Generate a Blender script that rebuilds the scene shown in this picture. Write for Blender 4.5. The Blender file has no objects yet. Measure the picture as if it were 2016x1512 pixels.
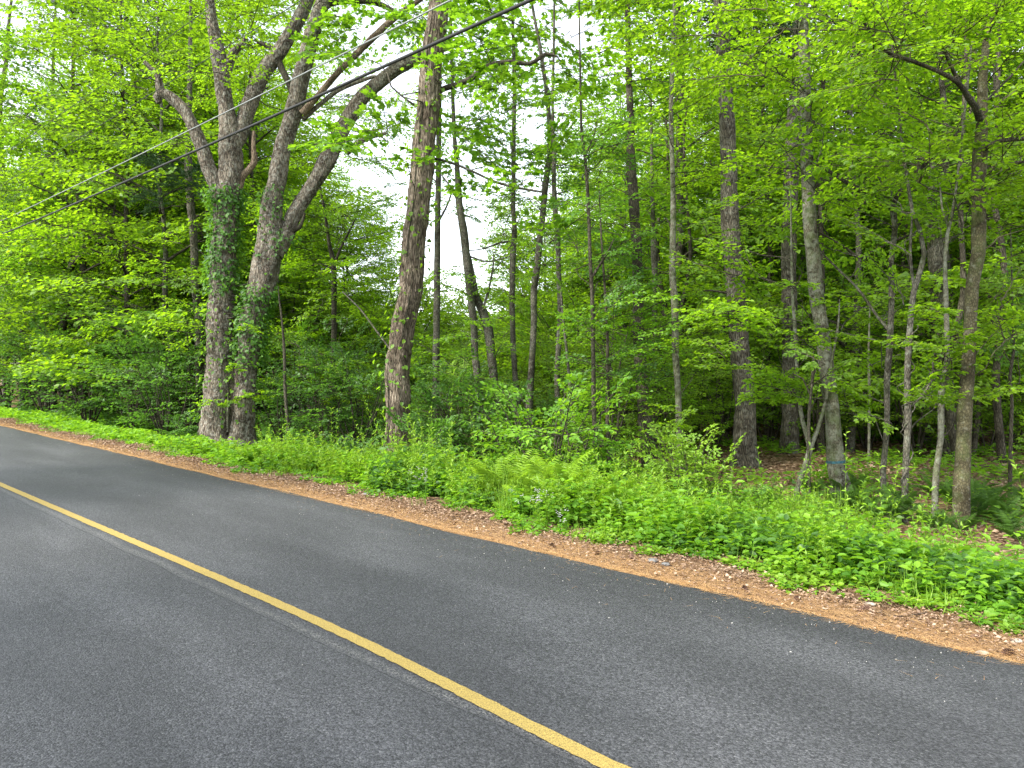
import bpy, math, random
import numpy as np
from mathutils import Vector, Matrix

SC = bpy.context.scene
COL = SC.collection
R = math.radians
rng = np.random.default_rng(7)
random.seed(7)

# ------------------------------------------------------------------ camera
FPX = 1514.0                      # focal length in pixels of a 2016 px wide frame
CAMH = 1.75
PITCH = R(1.74)
cam = bpy.data.cameras.new('camera')
cam.sensor_width = 36.0
cam.lens = FPX / 2016 * 36.0
cam.clip_start = 0.05
cam.clip_end = 3000
cam_o = bpy.data.objects.new('camera', cam)
cam_o.location = (0, 0, CAMH)
cam_o.rotation_euler = (R(90) - PITCH, 0, 0)
COL.objects.link(cam_o)
SC.camera = cam_o

# ------------------------------------------------------------------ light
SUN_EL, SUN_AZ = R(47), R(-124)    # azimuth clockwise from +Y; the sun stands high at the left, a little behind the camera
sun_dir = Vector((math.sin(SUN_AZ) * math.cos(SUN_EL), math.cos(SUN_AZ) * math.cos(SUN_EL), math.sin(SUN_EL)))
w = bpy.data.worlds.new("World")
SC.world = w
w.use_nodes = True
nt = w.node_tree
nt.nodes.clear()
sky = nt.nodes.new('ShaderNodeTexSky')
sky.sky_type = 'NISHITA'
sky.sun_disc = False
sky.sun_elevation = SUN_EL
sky.sun_rotation = SUN_AZ
sky.air_density = 1.0
sky.dust_density = 1.2
sky.ozone_density = 1.0
hs = nt.nodes.new('ShaderNodeHueSaturation')
hs.inputs['Saturation'].default_value = 0.32      # thin bright cloud over the whole sky
hs.inputs['Value'].default_value = 2.1
bg = nt.nodes.new('ShaderNodeBackground')
bg.inputs['Strength'].default_value = 0.15
wo = nt.nodes.new('ShaderNodeOutputWorld')
nt.links.new(sky.outputs[0], hs.inputs['Color'])
nt.links.new(hs.outputs[0], bg.inputs['Color'])
nt.links.new(bg.outputs[0], wo.inputs[0])
sl = bpy.data.lights.new('sun', 'SUN')
sl.energy = 3.6
sl.angle = R(5.0)
sl.color = (1.0, 0.95, 0.86)
so = bpy.data.objects.new('sun', sl)
so.rotation_euler = sun_dir.to_track_quat('Z', 'Y').to_euler()
COL.objects.link(so)

SC.view_settings.view_transform = 'Standard'
SC.view_settings.look = 'None'
SC.view_settings.gamma = 1.0
SC.view_settings.use_curve_mapping = False
SC.view_settings.exposure = 1.02
SC.render.engine = 'CYCLES'
SC.cycles.max_bounces = 7
SC.cycles.diffuse_bounces = 5
SC.cycles.transmission_bounces = 6
SC.cycles.glossy_bounces = 2
SC.cycles.transparent_max_bounces = 4

# ------------------------------------------------------------------ frame of the road
UD = np.array([-0.716, 0.698])    # along the road, away to the left
VD = np.array([0.698, 0.716])     # across the road, towards the wood
def uv(u, v):
    return UD[0] * u + VD[0] * v, UD[1] * u + VD[1] * v
def to_uv(x, y):
    return UD[0] * x + UD[1] * y, VD[0] * x + VD[1] * y
def smooth(a, b, t):
    t = np.clip((t - a) / (b - a), 0, 1)
    return t * t * (3 - 2 * t)
def G(x, y):
    x = np.asarray(x, float); y = np.asarray(y, float)
    u, v = to_uv(x, y)
    z = -0.38 * smooth(6.0, 8.8, v) - 0.06
    bump = 0.07 * np.sin(x * 1.3 + 1.7 * np.sin(y * .6)) * np.cos(y * 1.1 + .8 * np.sin(x * .9)) + 0.12 * np.sin(x * .37 + 2) * np.sin(y * .31 + .5)
    z = z + bump * smooth(6.2, 9.5, v)
    z = z + 0.045 * smooth(5.1, 5.5, v) * (1 - smooth(7, 8, v))
    z = z + 0.05 * (1 - smooth(-.4, .2, v))
    z = z + 0.5 * smooth(14, 30, v - .25 * u) * smooth(-6, 6, -u + 2)
    return z

cp, sp = math.cos(PITCH), math.sin(PITCH)
def P(px, py, d):
    """the place that lies at depth d metres along the photograph's line of sight through a pixel"""
    a = (px - 1008) / FPX; b = (756 - py) / FPX
    y = cp + b * sp; z = -sp + b * cp
    t = d / y
    return np.array([a * t, d, CAMH + z * t])
def ground_at(px, py):
    d = 2.5
    while d < 90:
        p = P(px, py, d)
        if p[2] <= float(G(p[0], p[1])):
            return p, d
        d += 0.03
    return P(px, py, 40), 40

# ------------------------------------------------------------------ materials
def new_mat(name):
    m = bpy.data.materials.new(name); m.use_nodes = True
    m.node_tree.nodes.clear()
    return m, m.node_tree.nodes, m.node_tree.links
def N(nodes, t, **kw):
    n = nodes.new(t)
    for k, v in kw.items():
        setattr(n, k, v)
    return n
def ramp(nodes, stops):
    r = nodes.new('ShaderNodeValToRGB')
    e = r.color_ramp.elements
    e[0].position, e[0].color = stops[0][0], (*stops[0][1], 1)
    e[1].position, e[1].color = stops[-1][0], (*stops[-1][1], 1)
    for p, c in stops[1:-1]:
        x = e.new(p); x.color = (*c, 1)
    return r
def mixc(nodes, links, fac, a, b, blend='MIX'):
    m = nodes.new('ShaderNodeMix'); m.data_type = 'RGBA'; m.blend_type = blend
    for s, v in ((0, fac), (6, a), (7, b)):
        if isinstance(v, (int, float)): m.inputs[s].default_value = v
        elif isinstance(v, tuple): m.inputs[s].default_value = (*v, 1)
        else: links.new(v, m.inputs[s])
    return m.outputs[2]
def math_(nodes, links, op, a, b=None, c=None, clamp=False):
    m = nodes.new('ShaderNodeMath'); m.operation = op; m.use_clamp = clamp
    for i, v in enumerate((a, b, c)):
        if v is None: continue
        if isinstance(v, (int, float)): m.inputs[i].default_value = v
        else: links.new(v, m.inputs[i])
    return m.outputs[0]

def leaf_mat(name, dark, mid, light, trans, tfac=.5, gloss=.03, rough=.55):
    m, n, l = new_mat(name)
    at = N(n, 'ShaderNodeAttribute', attribute_name='tint')
    oi = N(n, 'ShaderNodeObjectInfo')
    f = math_(n, l, 'MULTIPLY_ADD', oi.outputs['Random'], .22, at.outputs['Fac'])
    f = math_(n, l, 'SUBTRACT', f, .11)
    r = ramp(n, [(0, dark), (.5, mid), (1, light)])
    l.new(f, r.inputs[0])
    r2 = ramp(n, [(0, tuple(.6 * c for c in trans)), (1, tuple(min(1, 1.25 * c) for c in trans))])
    l.new(f, r2.inputs[0])
    d = N(n, 'ShaderNodeBsdfDiffuse'); t = N(n, 'ShaderNodeBsdfTranslucent'); g = N(n, 'ShaderNodeBsdfGlossy')
    g.inputs['Roughness'].default_value = rough
    l.new(r.outputs[0], d.inputs[0]); l.new(r2.outputs[0], t.inputs[0])
    a = N(n, 'ShaderNodeMixShader'); a.inputs[0].default_value = tfac
    l.new(d.outputs[0], a.inputs[1]); l.new(t.outputs[0], a.inputs[2])
    b = N(n, 'ShaderNodeMixShader'); b.inputs[0].default_value = gloss
    l.new(a.outputs[0], b.inputs[1]); l.new(g.outputs[0], b.inputs[2])
    o = N(n, 'ShaderNodeOutputMaterial'); l.new(b.outputs[0], o.inputs[0])
    return m

LM = {
    'maple': leaf_mat('maple_leaf', (.055, .135, .012), (.10, .22, .014), (.155, .30, .02), (.33, .62, .02), .54),
    'beech': leaf_mat('beech_leaf', (.07, .145, .010), (.12, .235, .014), (.18, .31, .02), (.36, .62, .012), .56),
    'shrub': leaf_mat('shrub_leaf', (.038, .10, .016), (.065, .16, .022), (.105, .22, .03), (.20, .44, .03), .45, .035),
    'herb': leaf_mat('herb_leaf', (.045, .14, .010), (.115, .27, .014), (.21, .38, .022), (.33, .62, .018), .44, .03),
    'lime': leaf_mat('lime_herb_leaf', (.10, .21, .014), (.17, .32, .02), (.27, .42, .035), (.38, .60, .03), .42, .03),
    'needle': leaf_mat('pine_needle_leaf', (.03, .07, .03), (.05, .11, .04), (.08, .15, .05), (.08, .16, .05), .25, .05),
    'grass': leaf_mat('grass_blade', (.05, .13, .02), (.10, .22, .03), (.18, .32, .05), (.25, .45, .04), .4, .06),
    'fern': leaf_mat('fern_frond', (.12, .24, .015), (.20, .36, .02), (.28, .45, .03), (.38, .60, .03), .45, .03),
    'darkfern': leaf_mat('shade_fern_frond', (.035, .09, .012), (.06, .14, .018), (.10, .20, .025), (.15, .32, .03), .45, .03),
    'dead': leaf_mat('dead_leaf', (.13, .075, .042), (.31, .20, .125), (.52, .40, .29), (.20, .11, .05), .12, .05),
    'straw': leaf_mat('dead_needle', (.15, .075, .028), (.40, .21, .07), (.62, .40, .18), (.2, .1, .04), .1, .04),
    'petal': leaf_mat('petal', (.62, .56, .62), (.72, .66, .72), (.8, .78, .8), (.5, .45, .5), .3, .02),
}

def bark_mat(name, c0, c1, c2, lichen=None, lich=.5, scale=1.0, stretch=.16, bump=.6, moss=0.0):
    m, n, l = new_mat(name)
    tc = N(n, 'ShaderNodeTexCoord')
    mp = N(n, 'ShaderNodeMapping'); mp.inputs['Scale'].default_value = (1, 1, stretch)
    l.new(tc.outputs['Object'], mp.inputs[0])
    nz = N(n, 'ShaderNodeTexNoise'); nz.inputs['Scale'].default_value = 38 * scale; nz.inputs['Detail'].default_value = 6
    nz.inputs['Roughness'].default_value = .65; nz.inputs['Distortion'].default_value = .6
    l.new(mp.outputs[0], nz.inputs[0])
    vo = N(n, 'ShaderNodeTexVoronoi', feature='DISTANCE_TO_EDGE'); vo.inputs['Scale'].default_value = 26 * scale
    l.new(mp.outputs[0], vo.inputs[0])
    fur = math_(n, l, 'MULTIPLY', math_(n, l, 'POWER', vo.outputs['Distance'], .45), 1.5, clamp=True)
    h = math_(n, l, 'MULTIPLY', fur, nz.outputs['Fac'])
    r = ramp(n, [(.12, c0), (.34, c1), (.62, c2)])
    l.new(h, r.inputs[0])
    col = r.outputs[0]
    big = N(n, 'ShaderNodeTexNoise'); big.inputs['Scale'].default_value = 3.3; big.inputs['Detail'].default_value = 4
    l.new(tc.outputs['Object'], big.inputs[0])
    shade = ramp(n, [(.36, (.50, .46, .42)), (.50, (.95, .92, .88)), (.62, (1.3, 1.27, 1.22))])
    l.new(big.outputs['Fac'], shade.inputs[0])
    col = mixc(n, l, 1.0, col, shade.outputs[0], 'MULTIPLY')
    if lichen:
        ln = N(n, 'ShaderNodeTexNoise'); ln.inputs['Scale'].default_value = 14; ln.inputs['Detail'].default_value = 7; ln.inputs['Roughness'].default_value = .7
        l.new(tc.outputs['Object'], ln.inputs[0])
        lr = ramp(n, [(1 - lich - .06, (0, 0, 0)), (1 - lich + .1, (1, 1, 1))]); l.new(ln.outputs['Fac'], lr.inputs[0])
        f = math_(n, l, 'MULTIPLY', lr.outputs[0], .65)
        col = mixc(n, l, f, col, lichen)
    if moss:
        mn = N(n, 'ShaderNodeTexNoise'); mn.inputs['Scale'].default_value = 5; mn.inputs['Detail'].default_value = 5
        l.new(tc.outputs['Object'], mn.inputs[0])
        mr = ramp(n, [(.5, (0, 0, 0)), (.68, (1, 1, 1))]); l.new(mn.outputs['Fac'], mr.inputs[0])
        col = mixc(n, l, math_(n, l, 'MULTIPLY', mr.outputs[0], moss), col, (.07, .10, .025))
    b = N(n, 'ShaderNodeBsdfPrincipled'); b.inputs['Roughness'].default_value = .9
    b.inputs['Specular IOR Level'].default_value = .2
    l.new(col, b.inputs['Base Color'])
    bp = N(n, 'ShaderNodeBump'); bp.inputs['Strength'].default_value = bump; bp.inputs['Distance'].default_value = .03
    l.new(h, bp.inputs['Height']); l.new(bp.outputs[0], b.inputs['Normal'])
    o = N(n, 'ShaderNodeOutputMaterial'); l.new(b.outputs[0], o.inputs[0])
    return m

BM = {
    'maple': bark_mat('old_maple_bark', (.045, .038, .032), (.15, .124, .10), (.33, .285, .235), (.38, .37, .32), .45, 1.15, .20, .9),
    'oak': bark_mat('oak_bark', (.045, .036, .028), (.19, .152, .118), (.36, .315, .26), None, 0, 1.6, .10, 1.0),
    'pine': bark_mat('pine_bark', (.03, .027, .021), (.105, .096, .075), (.22, .20, .16), (.23, .235, .20), .42, 1.2, .2, .9),
    'grey': bark_mat('grey_bark', (.035, .032, .026), (.10, .092, .075), (.19, .175, .145), (.22, .24, .19), .42, 1.6, .35, .5, .3),
    'pale': bark_mat('pale_mossy_bark', (.05, .045, .03), (.105, .098, .07), (.185, .172, .13), (.24, .25, .195), .5, 1.5, .5, .35, .6),
    'olive': bark_mat('olive_smooth_bark', (.04, .036, .02), (.085, .076, .042), (.14, .127, .078), (.22, .215, .17), .40, 1.3, .7, .3, .5),
    'dark': bark_mat('dark_bark', (.022, .019, .014), (.068, .062, .045), (.125, .115, .085), None, 0, 1.6, .3, .5),
    'dead': bark_mat('dead_branch_bark', (.06, .043, .03), (.20, .15, .11), (.34, .27, .205), None, 0, 1.6, .15, .5),
}

def plain(name, col, rough=.7, metal=0.0, noise=None):
    m, n, l = new_mat(name)
    b = N(n, 'ShaderNodeBsdfPrincipled'); b.inputs['Roughness'].default_value = rough; b.inputs['Metallic'].default_value = metal
    if noise:
        tc = N(n, 'ShaderNodeTexCoord')
        nz = N(n, 'ShaderNodeTexNoise'); nz.inputs['Scale'].default_value = noise; nz.inputs['Detail'].default_value = 5
        l.new(tc.outputs['Object'], nz.inputs[0])
        r = ramp(n, [(.3, tuple(c * .5 for c in col)), (.7, tuple(min(1, c * 1.4) for c in col))]); l.new(nz.outputs['Fac'], r.inputs[0])
        l.new(r.outputs[0], b.inputs['Base Color'])
        bp = N(n, 'ShaderNodeBump'); bp.inputs['Strength'].default_value = .5; bp.inputs['Distance'].default_value = .01
        l.new(nz.outputs['Fac'], bp.inputs['Height']); l.new(bp.outputs[0], b.inputs['Normal'])
    else:
        b.inputs['Base Color'].default_value = (*col, 1)
    o = N(n, 'ShaderNodeOutputMaterial'); l.new(b.outputs[0], o.inputs[0])
    return m

def asphalt_mat():
    m, n, l = new_mat('asphalt')
    tc = N(n, 'ShaderNodeTexCoord')
    vo = N(n, 'ShaderNodeTexVoronoi'); vo.inputs['Scale'].default_value = 105; vo.inputs['Randomness'].default_value = 1
    l.new(tc.outputs['Object'], vo.inputs[0])
    fine = N(n, 'ShaderNodeTexNoise'); fine.inputs['Scale'].default_value = 60; fine.inputs['Detail'].default_value = 6; fine.inputs['Roughness'].default_value = .75
    l.new(tc.outputs['Object'], fine.inputs[0])
    sep = N(n, 'ShaderNodeSeparateColor'); l.new(vo.outputs['Color'], sep.inputs[0])
    st = ramp(n, [(0, (.018, .0185, .0205)), (.5, (.041, .0423, .046)), (.95, (.062, .063, .067)), (1, (.085, .086, .088))])
    l.new(sep.outputs[0], st.inputs[0])
    fr = ramp(n, [(.36, (.45, .45, .45)), (.60, (1.4, 1.4, 1.4))]); l.new(fine.outputs['Fac'], fr.inputs[0])
    col = mixc(n, l, 1.0, st.outputs[0], fr.outputs[0], 'MULTIPLY')
    # broad streaks along the road: wear, plus soft dappled light painted as pale patches
    rot = N(n, 'ShaderNodeMapping'); rot.inputs['Rotation'].default_value = (0, 0, -math.atan2(UD[1], UD[0]))
    l.new(tc.outputs['Object'], rot.inputs[0])
    st2 = N(n, 'ShaderNodeMapping'); st2.inputs['Scale'].default_value = (.35, 1.2, 1)
    l.new(rot.outputs[0], st2.inputs[0])
    wn = N(n, 'ShaderNodeTexNoise'); wn.inputs['Scale'].default_value = 1.1; wn.inputs['Detail'].default_value = 4
    l.new(st2.outputs[0], wn.inputs[0])
    wr = ramp(n, [(.30, (.74, .74, .75)), (.48, (1, 1, 1)), (.66, (1.42, 1.41, 1.40))]); l.new(wn.outputs['Fac'], wr.inputs[0])
    col = mixc(n, l, 1.0, col, wr.outputs[0], 'MULTIPLY')
    # across-road coordinate v
    sx = N(n, 'ShaderNodeVectorMath', operation='DOT_PRODUCT'); sx.inputs[1].default_value = (VD[0], VD[1], 0)
    l.new(tc.outputs['Object'], sx.inputs[0])
    v = sx.outputs['Value']
    wob = N(n, 'ShaderNodeTexNoise'); wob.inputs['Scale'].default_value = 1.2; l.new(tc.outputs['Object'], wob.inputs[0])
    v2 = math_(n, l, 'ADD', v, math_(n, l, 'MULTIPLY', math_(n, l, 'SUBTRACT', wob.outputs['Fac'], .5), .08))
    # paving joint beside the line: rough pale stone showing, thin dark crack on its near side
    d = math_(n, l, 'ABSOLUTE', math_(n, l, 'SUBTRACT', v2, 2.56))
    band = math_(n, l, 'SUBTRACT', 1.0, math_(n, l, 'DIVIDE', d, .05), clamp=True)
    spk = N(n, 'ShaderNodeTexNoise'); spk.inputs['Scale'].default_value = 90; spk.inputs['Detail'].default_value = 3; l.new(tc.outputs['Object'], spk.inputs[0])
    sr = ramp(n, [(.50, (0, 0, 0)), (.58, (1, 1, 1))]); l.new(spk.outputs['Fac'], sr.inputs[0])
    f = math_(n, l, 'MULTIPLY', math_(n, l, 'MULTIPLY', band, sr.outputs[0]), .9)
    col = mixc(n, l, f, col, (.15, .147, .138))
    dc = math_(n, l, 'ABSOLUTE', math_(n, l, 'SUBTRACT', v2, 2.512))
    cr = math_(n, l, 'SUBTRACT', 1.0, math_(n, l, 'DIVIDE', dc, .009), clamp=True)
    col = mixc(n, l, math_(n, l, 'MULTIPLY', cr, .4), col, (.015, .015, .015))
    # a darker band along the far edge
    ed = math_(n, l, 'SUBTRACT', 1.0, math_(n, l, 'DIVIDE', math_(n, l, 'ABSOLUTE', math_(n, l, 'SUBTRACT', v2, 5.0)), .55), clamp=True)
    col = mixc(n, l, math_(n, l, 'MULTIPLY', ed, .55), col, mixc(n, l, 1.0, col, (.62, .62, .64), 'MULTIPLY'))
    b = N(n, 'ShaderNodeBsdfPrincipled'); b.inputs['Roughness'].default_value = .70; b.inputs['Specular IOR Level'].default_value = .5
    l.new(col, b.inputs['Base Color'])
    hh = math_(n, l, 'ADD', math_(n, l, 'MULTIPLY', vo.outputs['Distance'], -1.0), math_(n, l, 'MULTIPLY', fine.outputs['Fac'], 1.2))
    hh = math_(n, l, 'SUBTRACT', hh, math_(n, l, 'MULTIPLY', cr, .8))
    bp = N(n, 'ShaderNodeBump'); bp.inputs['Strength'].default_value = .75; bp.inputs['Distance'].default_value = .006
    l.new(hh, bp.inputs['Height']); l.new(bp.outputs[0], b.inputs['Normal'])
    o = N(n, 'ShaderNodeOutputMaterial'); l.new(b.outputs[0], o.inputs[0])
    return m

def line_mat():
    m, n, l = new_mat('yellow_road_paint')
    tc = N(n, 'ShaderNodeTexCoord')
    fine = N(n, 'ShaderNodeTexNoise'); fine.inputs['Scale'].default_value = 120; fine.inputs['Detail'].default_value = 5; fine.inputs['Roughness'].default_value = .7
    l.new(tc.outputs['Object'], fine.inputs[0])
    r = ramp(n, [(.33, (.09, .075, .045)), (.44, (.27, .195, .055)), (.58, (.39, .285, .075)), (.75, (.52, .41, .15))]); l.new(fine.outputs['Fac'], r.inputs[0])
    b = N(n, 'ShaderNodeBsdfPrincipled'); b.inputs['Roughness'].default_value = .75; b.inputs['Specular IOR Level'].default_value = .3
    l.new(r.outputs[0], b.inputs['Base Color'])
    bp = N(n, 'ShaderNodeBump'); bp.inputs['Strength'].default_value = .7; bp.inputs['Distance'].default_value = .005
    l.new(fine.outputs['Fac'], bp.inputs['Height']); l.new(bp.outputs[0], b.inputs['Normal'])
    o = N(n, 'ShaderNodeOutputMaterial'); l.new(b.outputs[0], o.inputs[0])
    return m

def ground_mat():
    m, n, l = new_mat('forest_ground')
    tc = N(n, 'ShaderNodeTexCoord')
    sx = N(n, 'ShaderNodeVectorMath', operation='DOT_PRODUCT'); sx.inputs[1].default_value = (VD[0], VD[1], 0)
    l.new(tc.outputs['Object'], sx.inputs[0])
    v = sx.outputs['Value']
    vo = N(n, 'ShaderNodeTexVoronoi'); vo.inputs['Scale'].default_value = 22; l.new(tc.outputs['Object'], vo.inputs[0])
    sep = N(n, 'ShaderNodeSeparateColor'); l.new(vo.outputs['Color'], sep.inputs[0])
    leafc = ramp(n, [(0, (.05, .03, .018)), (.45, (.15, .085, .045)), (.8, (.27, .17, .10)), (1, (.38, .27, .18))]); l.new(sep.outputs[0], leafc.inputs[0])
    ndn = N(n, 'ShaderNodeTexNoise'); ndn.inputs['Scale'].default_value = 55; ndn.inputs['Detail'].default_value = 8; ndn.inputs['Roughness'].default_value = .8; ndn.inputs['Distortion'].default_value = 2.5
    l.new(tc.outputs['Object'], ndn.inputs[0])
    need = ramp(n, [(.36, (.08, .042, .016)), (.5, (.28, .165, .080)), (.64, (.48, .33, .19))]); l.new(ndn.outputs['Fac'], need.inputs[0])
    wob = N(n, 'ShaderNodeTexNoise'); wob.inputs['Scale'].default_value = 2.2; wob.inputs['Detail'].default_value = 4; l.new(tc.outputs['Object'], wob.inputs[0])
    vv = math_(n, l, 'ADD', v, math_(n, l, 'MULTIPLY', math_(n, l, 'SUBTRACT', wob.outputs['Fac'], .5), .7))
    k = math_(n, l, 'MULTIPLY', math_(n, l, 'SUBTRACT', vv, 5.55), 3.5, clamp=True)
    col = mixc(n, l, k, need.outputs[0], leafc.outputs[0])
    # moss and seedlings on the floor of the wood
    gn = N(n, 'ShaderNodeTexNoise'); gn.inputs['Scale'].default_value = .7; gn.inputs['Detail'].default_value = 8; gn.inputs['Roughness'].default_value = .7; l.new(tc.outputs['Object'], gn.inputs[0])
    gr = ramp(n, [(.50, (0, 0, 0)), (.60, (1, 1, 1))]); l.new(gn.outputs['Fac'], gr.inputs[0])
    gcol = mixc(n, l, sep.outputs[1], (.02, .05, .01), (.07, .15, .02))
    inwood = math_(n, l, 'MULTIPLY', math_(n, l, 'SUBTRACT', v, 6.5), 1.0, clamp=True)
    col = mixc(n, l, math_(n, l, 'MULTIPLY', math_(n, l, 'MULTIPLY', gr.outputs[0], inwood), .7), col, gcol)
    # near verge on the camera's side of the road is grassy
    k2 = math_(n, l, 'SUBTRACT', .2, v, clamp=True)
    col = mixc(n, l, k2, col, gcol)
    b = N(n, 'ShaderNodeBsdfPrincipled'); b.inputs['Roughness'].default_value = .95; b.inputs['Specular IOR Level'].default_value = .15
    l.new(col, b.inputs['Base Color'])
    bp = N(n, 'ShaderNodeBump'); bp.inputs['Strength'].default_value = .8; bp.inputs['Distance'].default_value = .02
    l.new(math_(n, l, 'ADD', sep.outputs[0], ndn.outputs['Fac']), bp.inputs['Height']); l.new(bp.outputs[0], b.inputs['Normal'])
    o = N(n, 'ShaderNodeOutputMaterial'); l.new(b.outputs[0], o.inputs[0])
    return m

# ------------------------------------------------------------------ mesh helpers
TRIS = [0]
class Acc:
    """collects points and faces and becomes ONE mesh"""
    def __init__(s):
        s.v = []; s.f3 = []; s.f4 = []; s.t3 = []; s.t4 = []; s.n = 0
    def add(s, v, f, tint=None):
        v = np.asarray(v, np.float32).reshape(-1, 3); f = np.asarray(f, np.int64)
        if tint is None: tint = np.full(len(f), .5, np.float32)
        if f.shape[1] == 3: s.f3.append(f + s.n); s.t3.append(tint)
        else: s.f4.append(f + s.n); s.t4.append(tint)
        s.v.append(v); s.n += len(v)
    def mesh(s, name, smooth=False, origin=(0, 0, 0)):
        v = np.concatenate(s.v) - np.asarray(origin, np.float32)
        f3 = np.concatenate(s.f3) if s.f3 else np.zeros((0, 3), np.int64)
        f4 = np.concatenate(s.f4) if s.f4 else np.zeros((0, 4), np.int64)
        t = np.concatenate(s.t3 + s.t4).astype(np.float32)
        me = bpy.data.meshes.new(name)
        me.vertices.add(len(v)); me.vertices.foreach_set('co', v.astype(np.float32).ravel())
        li = np.concatenate([f3.ravel(), f4.ravel()]).astype(np.int32)
        me.loops.add(len(li)); me.loops.foreach_set('vertex_index', li)
        npoly = len(f3) + len(f4)
        me.polygons.add(npoly)
        st = np.concatenate([np.arange(len(f3)) * 3, len(f3) * 3 + np.arange(len(f4)) * 4]).astype(np.int32)
        me.polygons.foreach_set('loop_start', st)
        a = me.attributes.new('tint', 'FLOAT', 'FACE'); a.data.foreach_set('value', t)
        if smooth: me.polygons.foreach_set('use_smooth', np.ones(npoly, bool))
        me.update(calc_edges=True)
        TRIS[0] += len(f3) + 2 * len(f4)
        return me
def link(name, me, mat=None, parent=None, loc=(0, 0, 0)):
    o = bpy.data.objects.new(name, me)
    if me is not None and mat is not None and len(me.materials) == 0: me.materials.append(mat)
    o.location = loc
    if parent is not None: o.parent = parent
    COL.objects.link(o)
    return o
def tag(o, label=None, cat=None, group=None, kind=None):
    if label: o['label'] = label
    if cat: o['category'] = cat
    if group: o['group'] = group
    if kind: o['kind'] = kind
    return o
def norm(a):
    return a / np.maximum(np.linalg.norm(a, axis=-1, keepdims=True), 1e-9)

TEM = {
    'rh': (np.array([(0, 0, 0), (.45, .5, .12), (1, 0, -.12), (.45, -.5, .12)]), np.array([(0, 1, 2), (0, 2, 3)])),
    'ov': (np.array([(0, 0, 0), (.28, .46, .09), (.70, .38, .04), (1, 0, -.16), (.70, -.38, .04), (.28, -.46, .09)]), np.array([(0, 1, 2, 3), (0, 3, 4, 5)])),
    'mp': (np.array([(.3, 0, .0), (0, 0, 0), (-.06, .30, .02), (.18, .56, .08), (.30, .30, .05), (.62, .52, .05), (.66, .20, 0), (1, 0, -.14),
                     (.66, -.20, 0), (.62, -.52, .05), (.30, -.30, .05), (.18, -.56, .08), (-.06, -.30, .02)]),
           np.array([(0, 1 + i, 1 + (i + 1) % 12) for i in range(12)])),
    'blade': (np.array([(0, -.5, 0), (0, .5, 0), (.4, .42, .16), (.4, -.42, .16), (.75, .28, .16), (.75, -.28, .16), (1, 0, .02)]),
              np.array([(0, 1, 2), (0, 2, 3), (3, 2, 4), (3, 4, 5), (5, 4, 6)])),
    'nd': (np.array([(0, -.5, 0), (0, .5, 0), (1, 0, 0)]), np.array([(0, 1, 2)])),
}
def add_leaves(acc, pos, d, nrm, L, W, tint, tem='rh'):
    T, F = TEM[tem]
    n = len(pos)
    if n == 0: return
    d = norm(d); s = norm(np.cross(nrm, d)); u = np.cross(d, s)
    L = np.broadcast_to(L, (n,)); W = np.broadcast_to(W, (n,))
    V = pos[:, None, :] + (T[None, :, 0:1] * L[:, None, None]) * d[:, None, :] + (T[None, :, 1:2] * W[:, None, None]) * s[:, None, :] + (T[None, :, 2:3] * L[:, None, None]) * u[:, None, :]
    Fa = (F[None] + (np.arange(n) * len(T))[:, None, None]).reshape(-1, F.shape[1])
    acc.add(V.reshape(-1, 3), Fa, np.repeat(np.clip(tint, 0, 1), len(F)))
def add_segs(acc, p0, p1, r0, r1, sides=3):
    n = len(p0)
    if n == 0: return
    d = norm(p1 - p0)
    ref = np.where(np.abs(d[:, 2:3]) > .9, np.array([[1., 0, 0]]), np.array([[0., 0, 1]]))
    a = norm(np.cross(d, ref)); b = np.cross(d, a)
    ang = np.arange(sides) * 2 * math.pi / sides
    ring = np.cos(ang)[None, :, None] * a[:, None, :] + np.sin(ang)[None, :, None] * b[:, None, :]
    r0 = np.broadcast_to(r0, (n,))[:, None, None]; r1 = np.broadcast_to(r1, (n,))[:, None, None]
    V = np.concatenate([p0[:, None, :] + ring * r0, p1[:, None, :] + ring * r1], 1)
    F = np.array([(i, (i + 1) % sides, sides + (i + 1) % sides, sides + i) for i in range(sides)])
    Fa = (F[None] + (np.arange(n) * 2 * sides)[:, None, None]).reshape(-1, 4)
    acc.add(V.reshape(-1, 3), Fa)
def catmull(pts, rad, step):
    pts = np.asarray(pts, float); rad = np.asarray(rad, float)
    q = np.vstack([2 * pts[0] - pts[1], pts, 2 * pts[-1] - pts[-2]]); rr = np.concatenate([[rad[0]], rad, [rad[-1]]])
    op, orr = [], []
    for i in range(1, len(q) - 2):
        k = max(1, int(np.linalg.norm(q[i + 1] - q[i]) / step))
        for j in range(k):
            t = j / k
            op.append(.5 * (2 * q[i] + (q[i + 1] - q[i - 1]) * t + (2 * q[i - 1] - 5 * q[i] + 4 * q[i + 1] - q[i + 2]) * t * t + (-q[i - 1] + 3 * q[i] - 3 * q[i + 1] + q[i + 2]) * t ** 3))
            orr.append(rr[i] + (rr[i + 1] - rr[i]) * t)
    op.append(q[-2]); orr.append(rr[-2])
    return np.array(op), np.array(orr)
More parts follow.
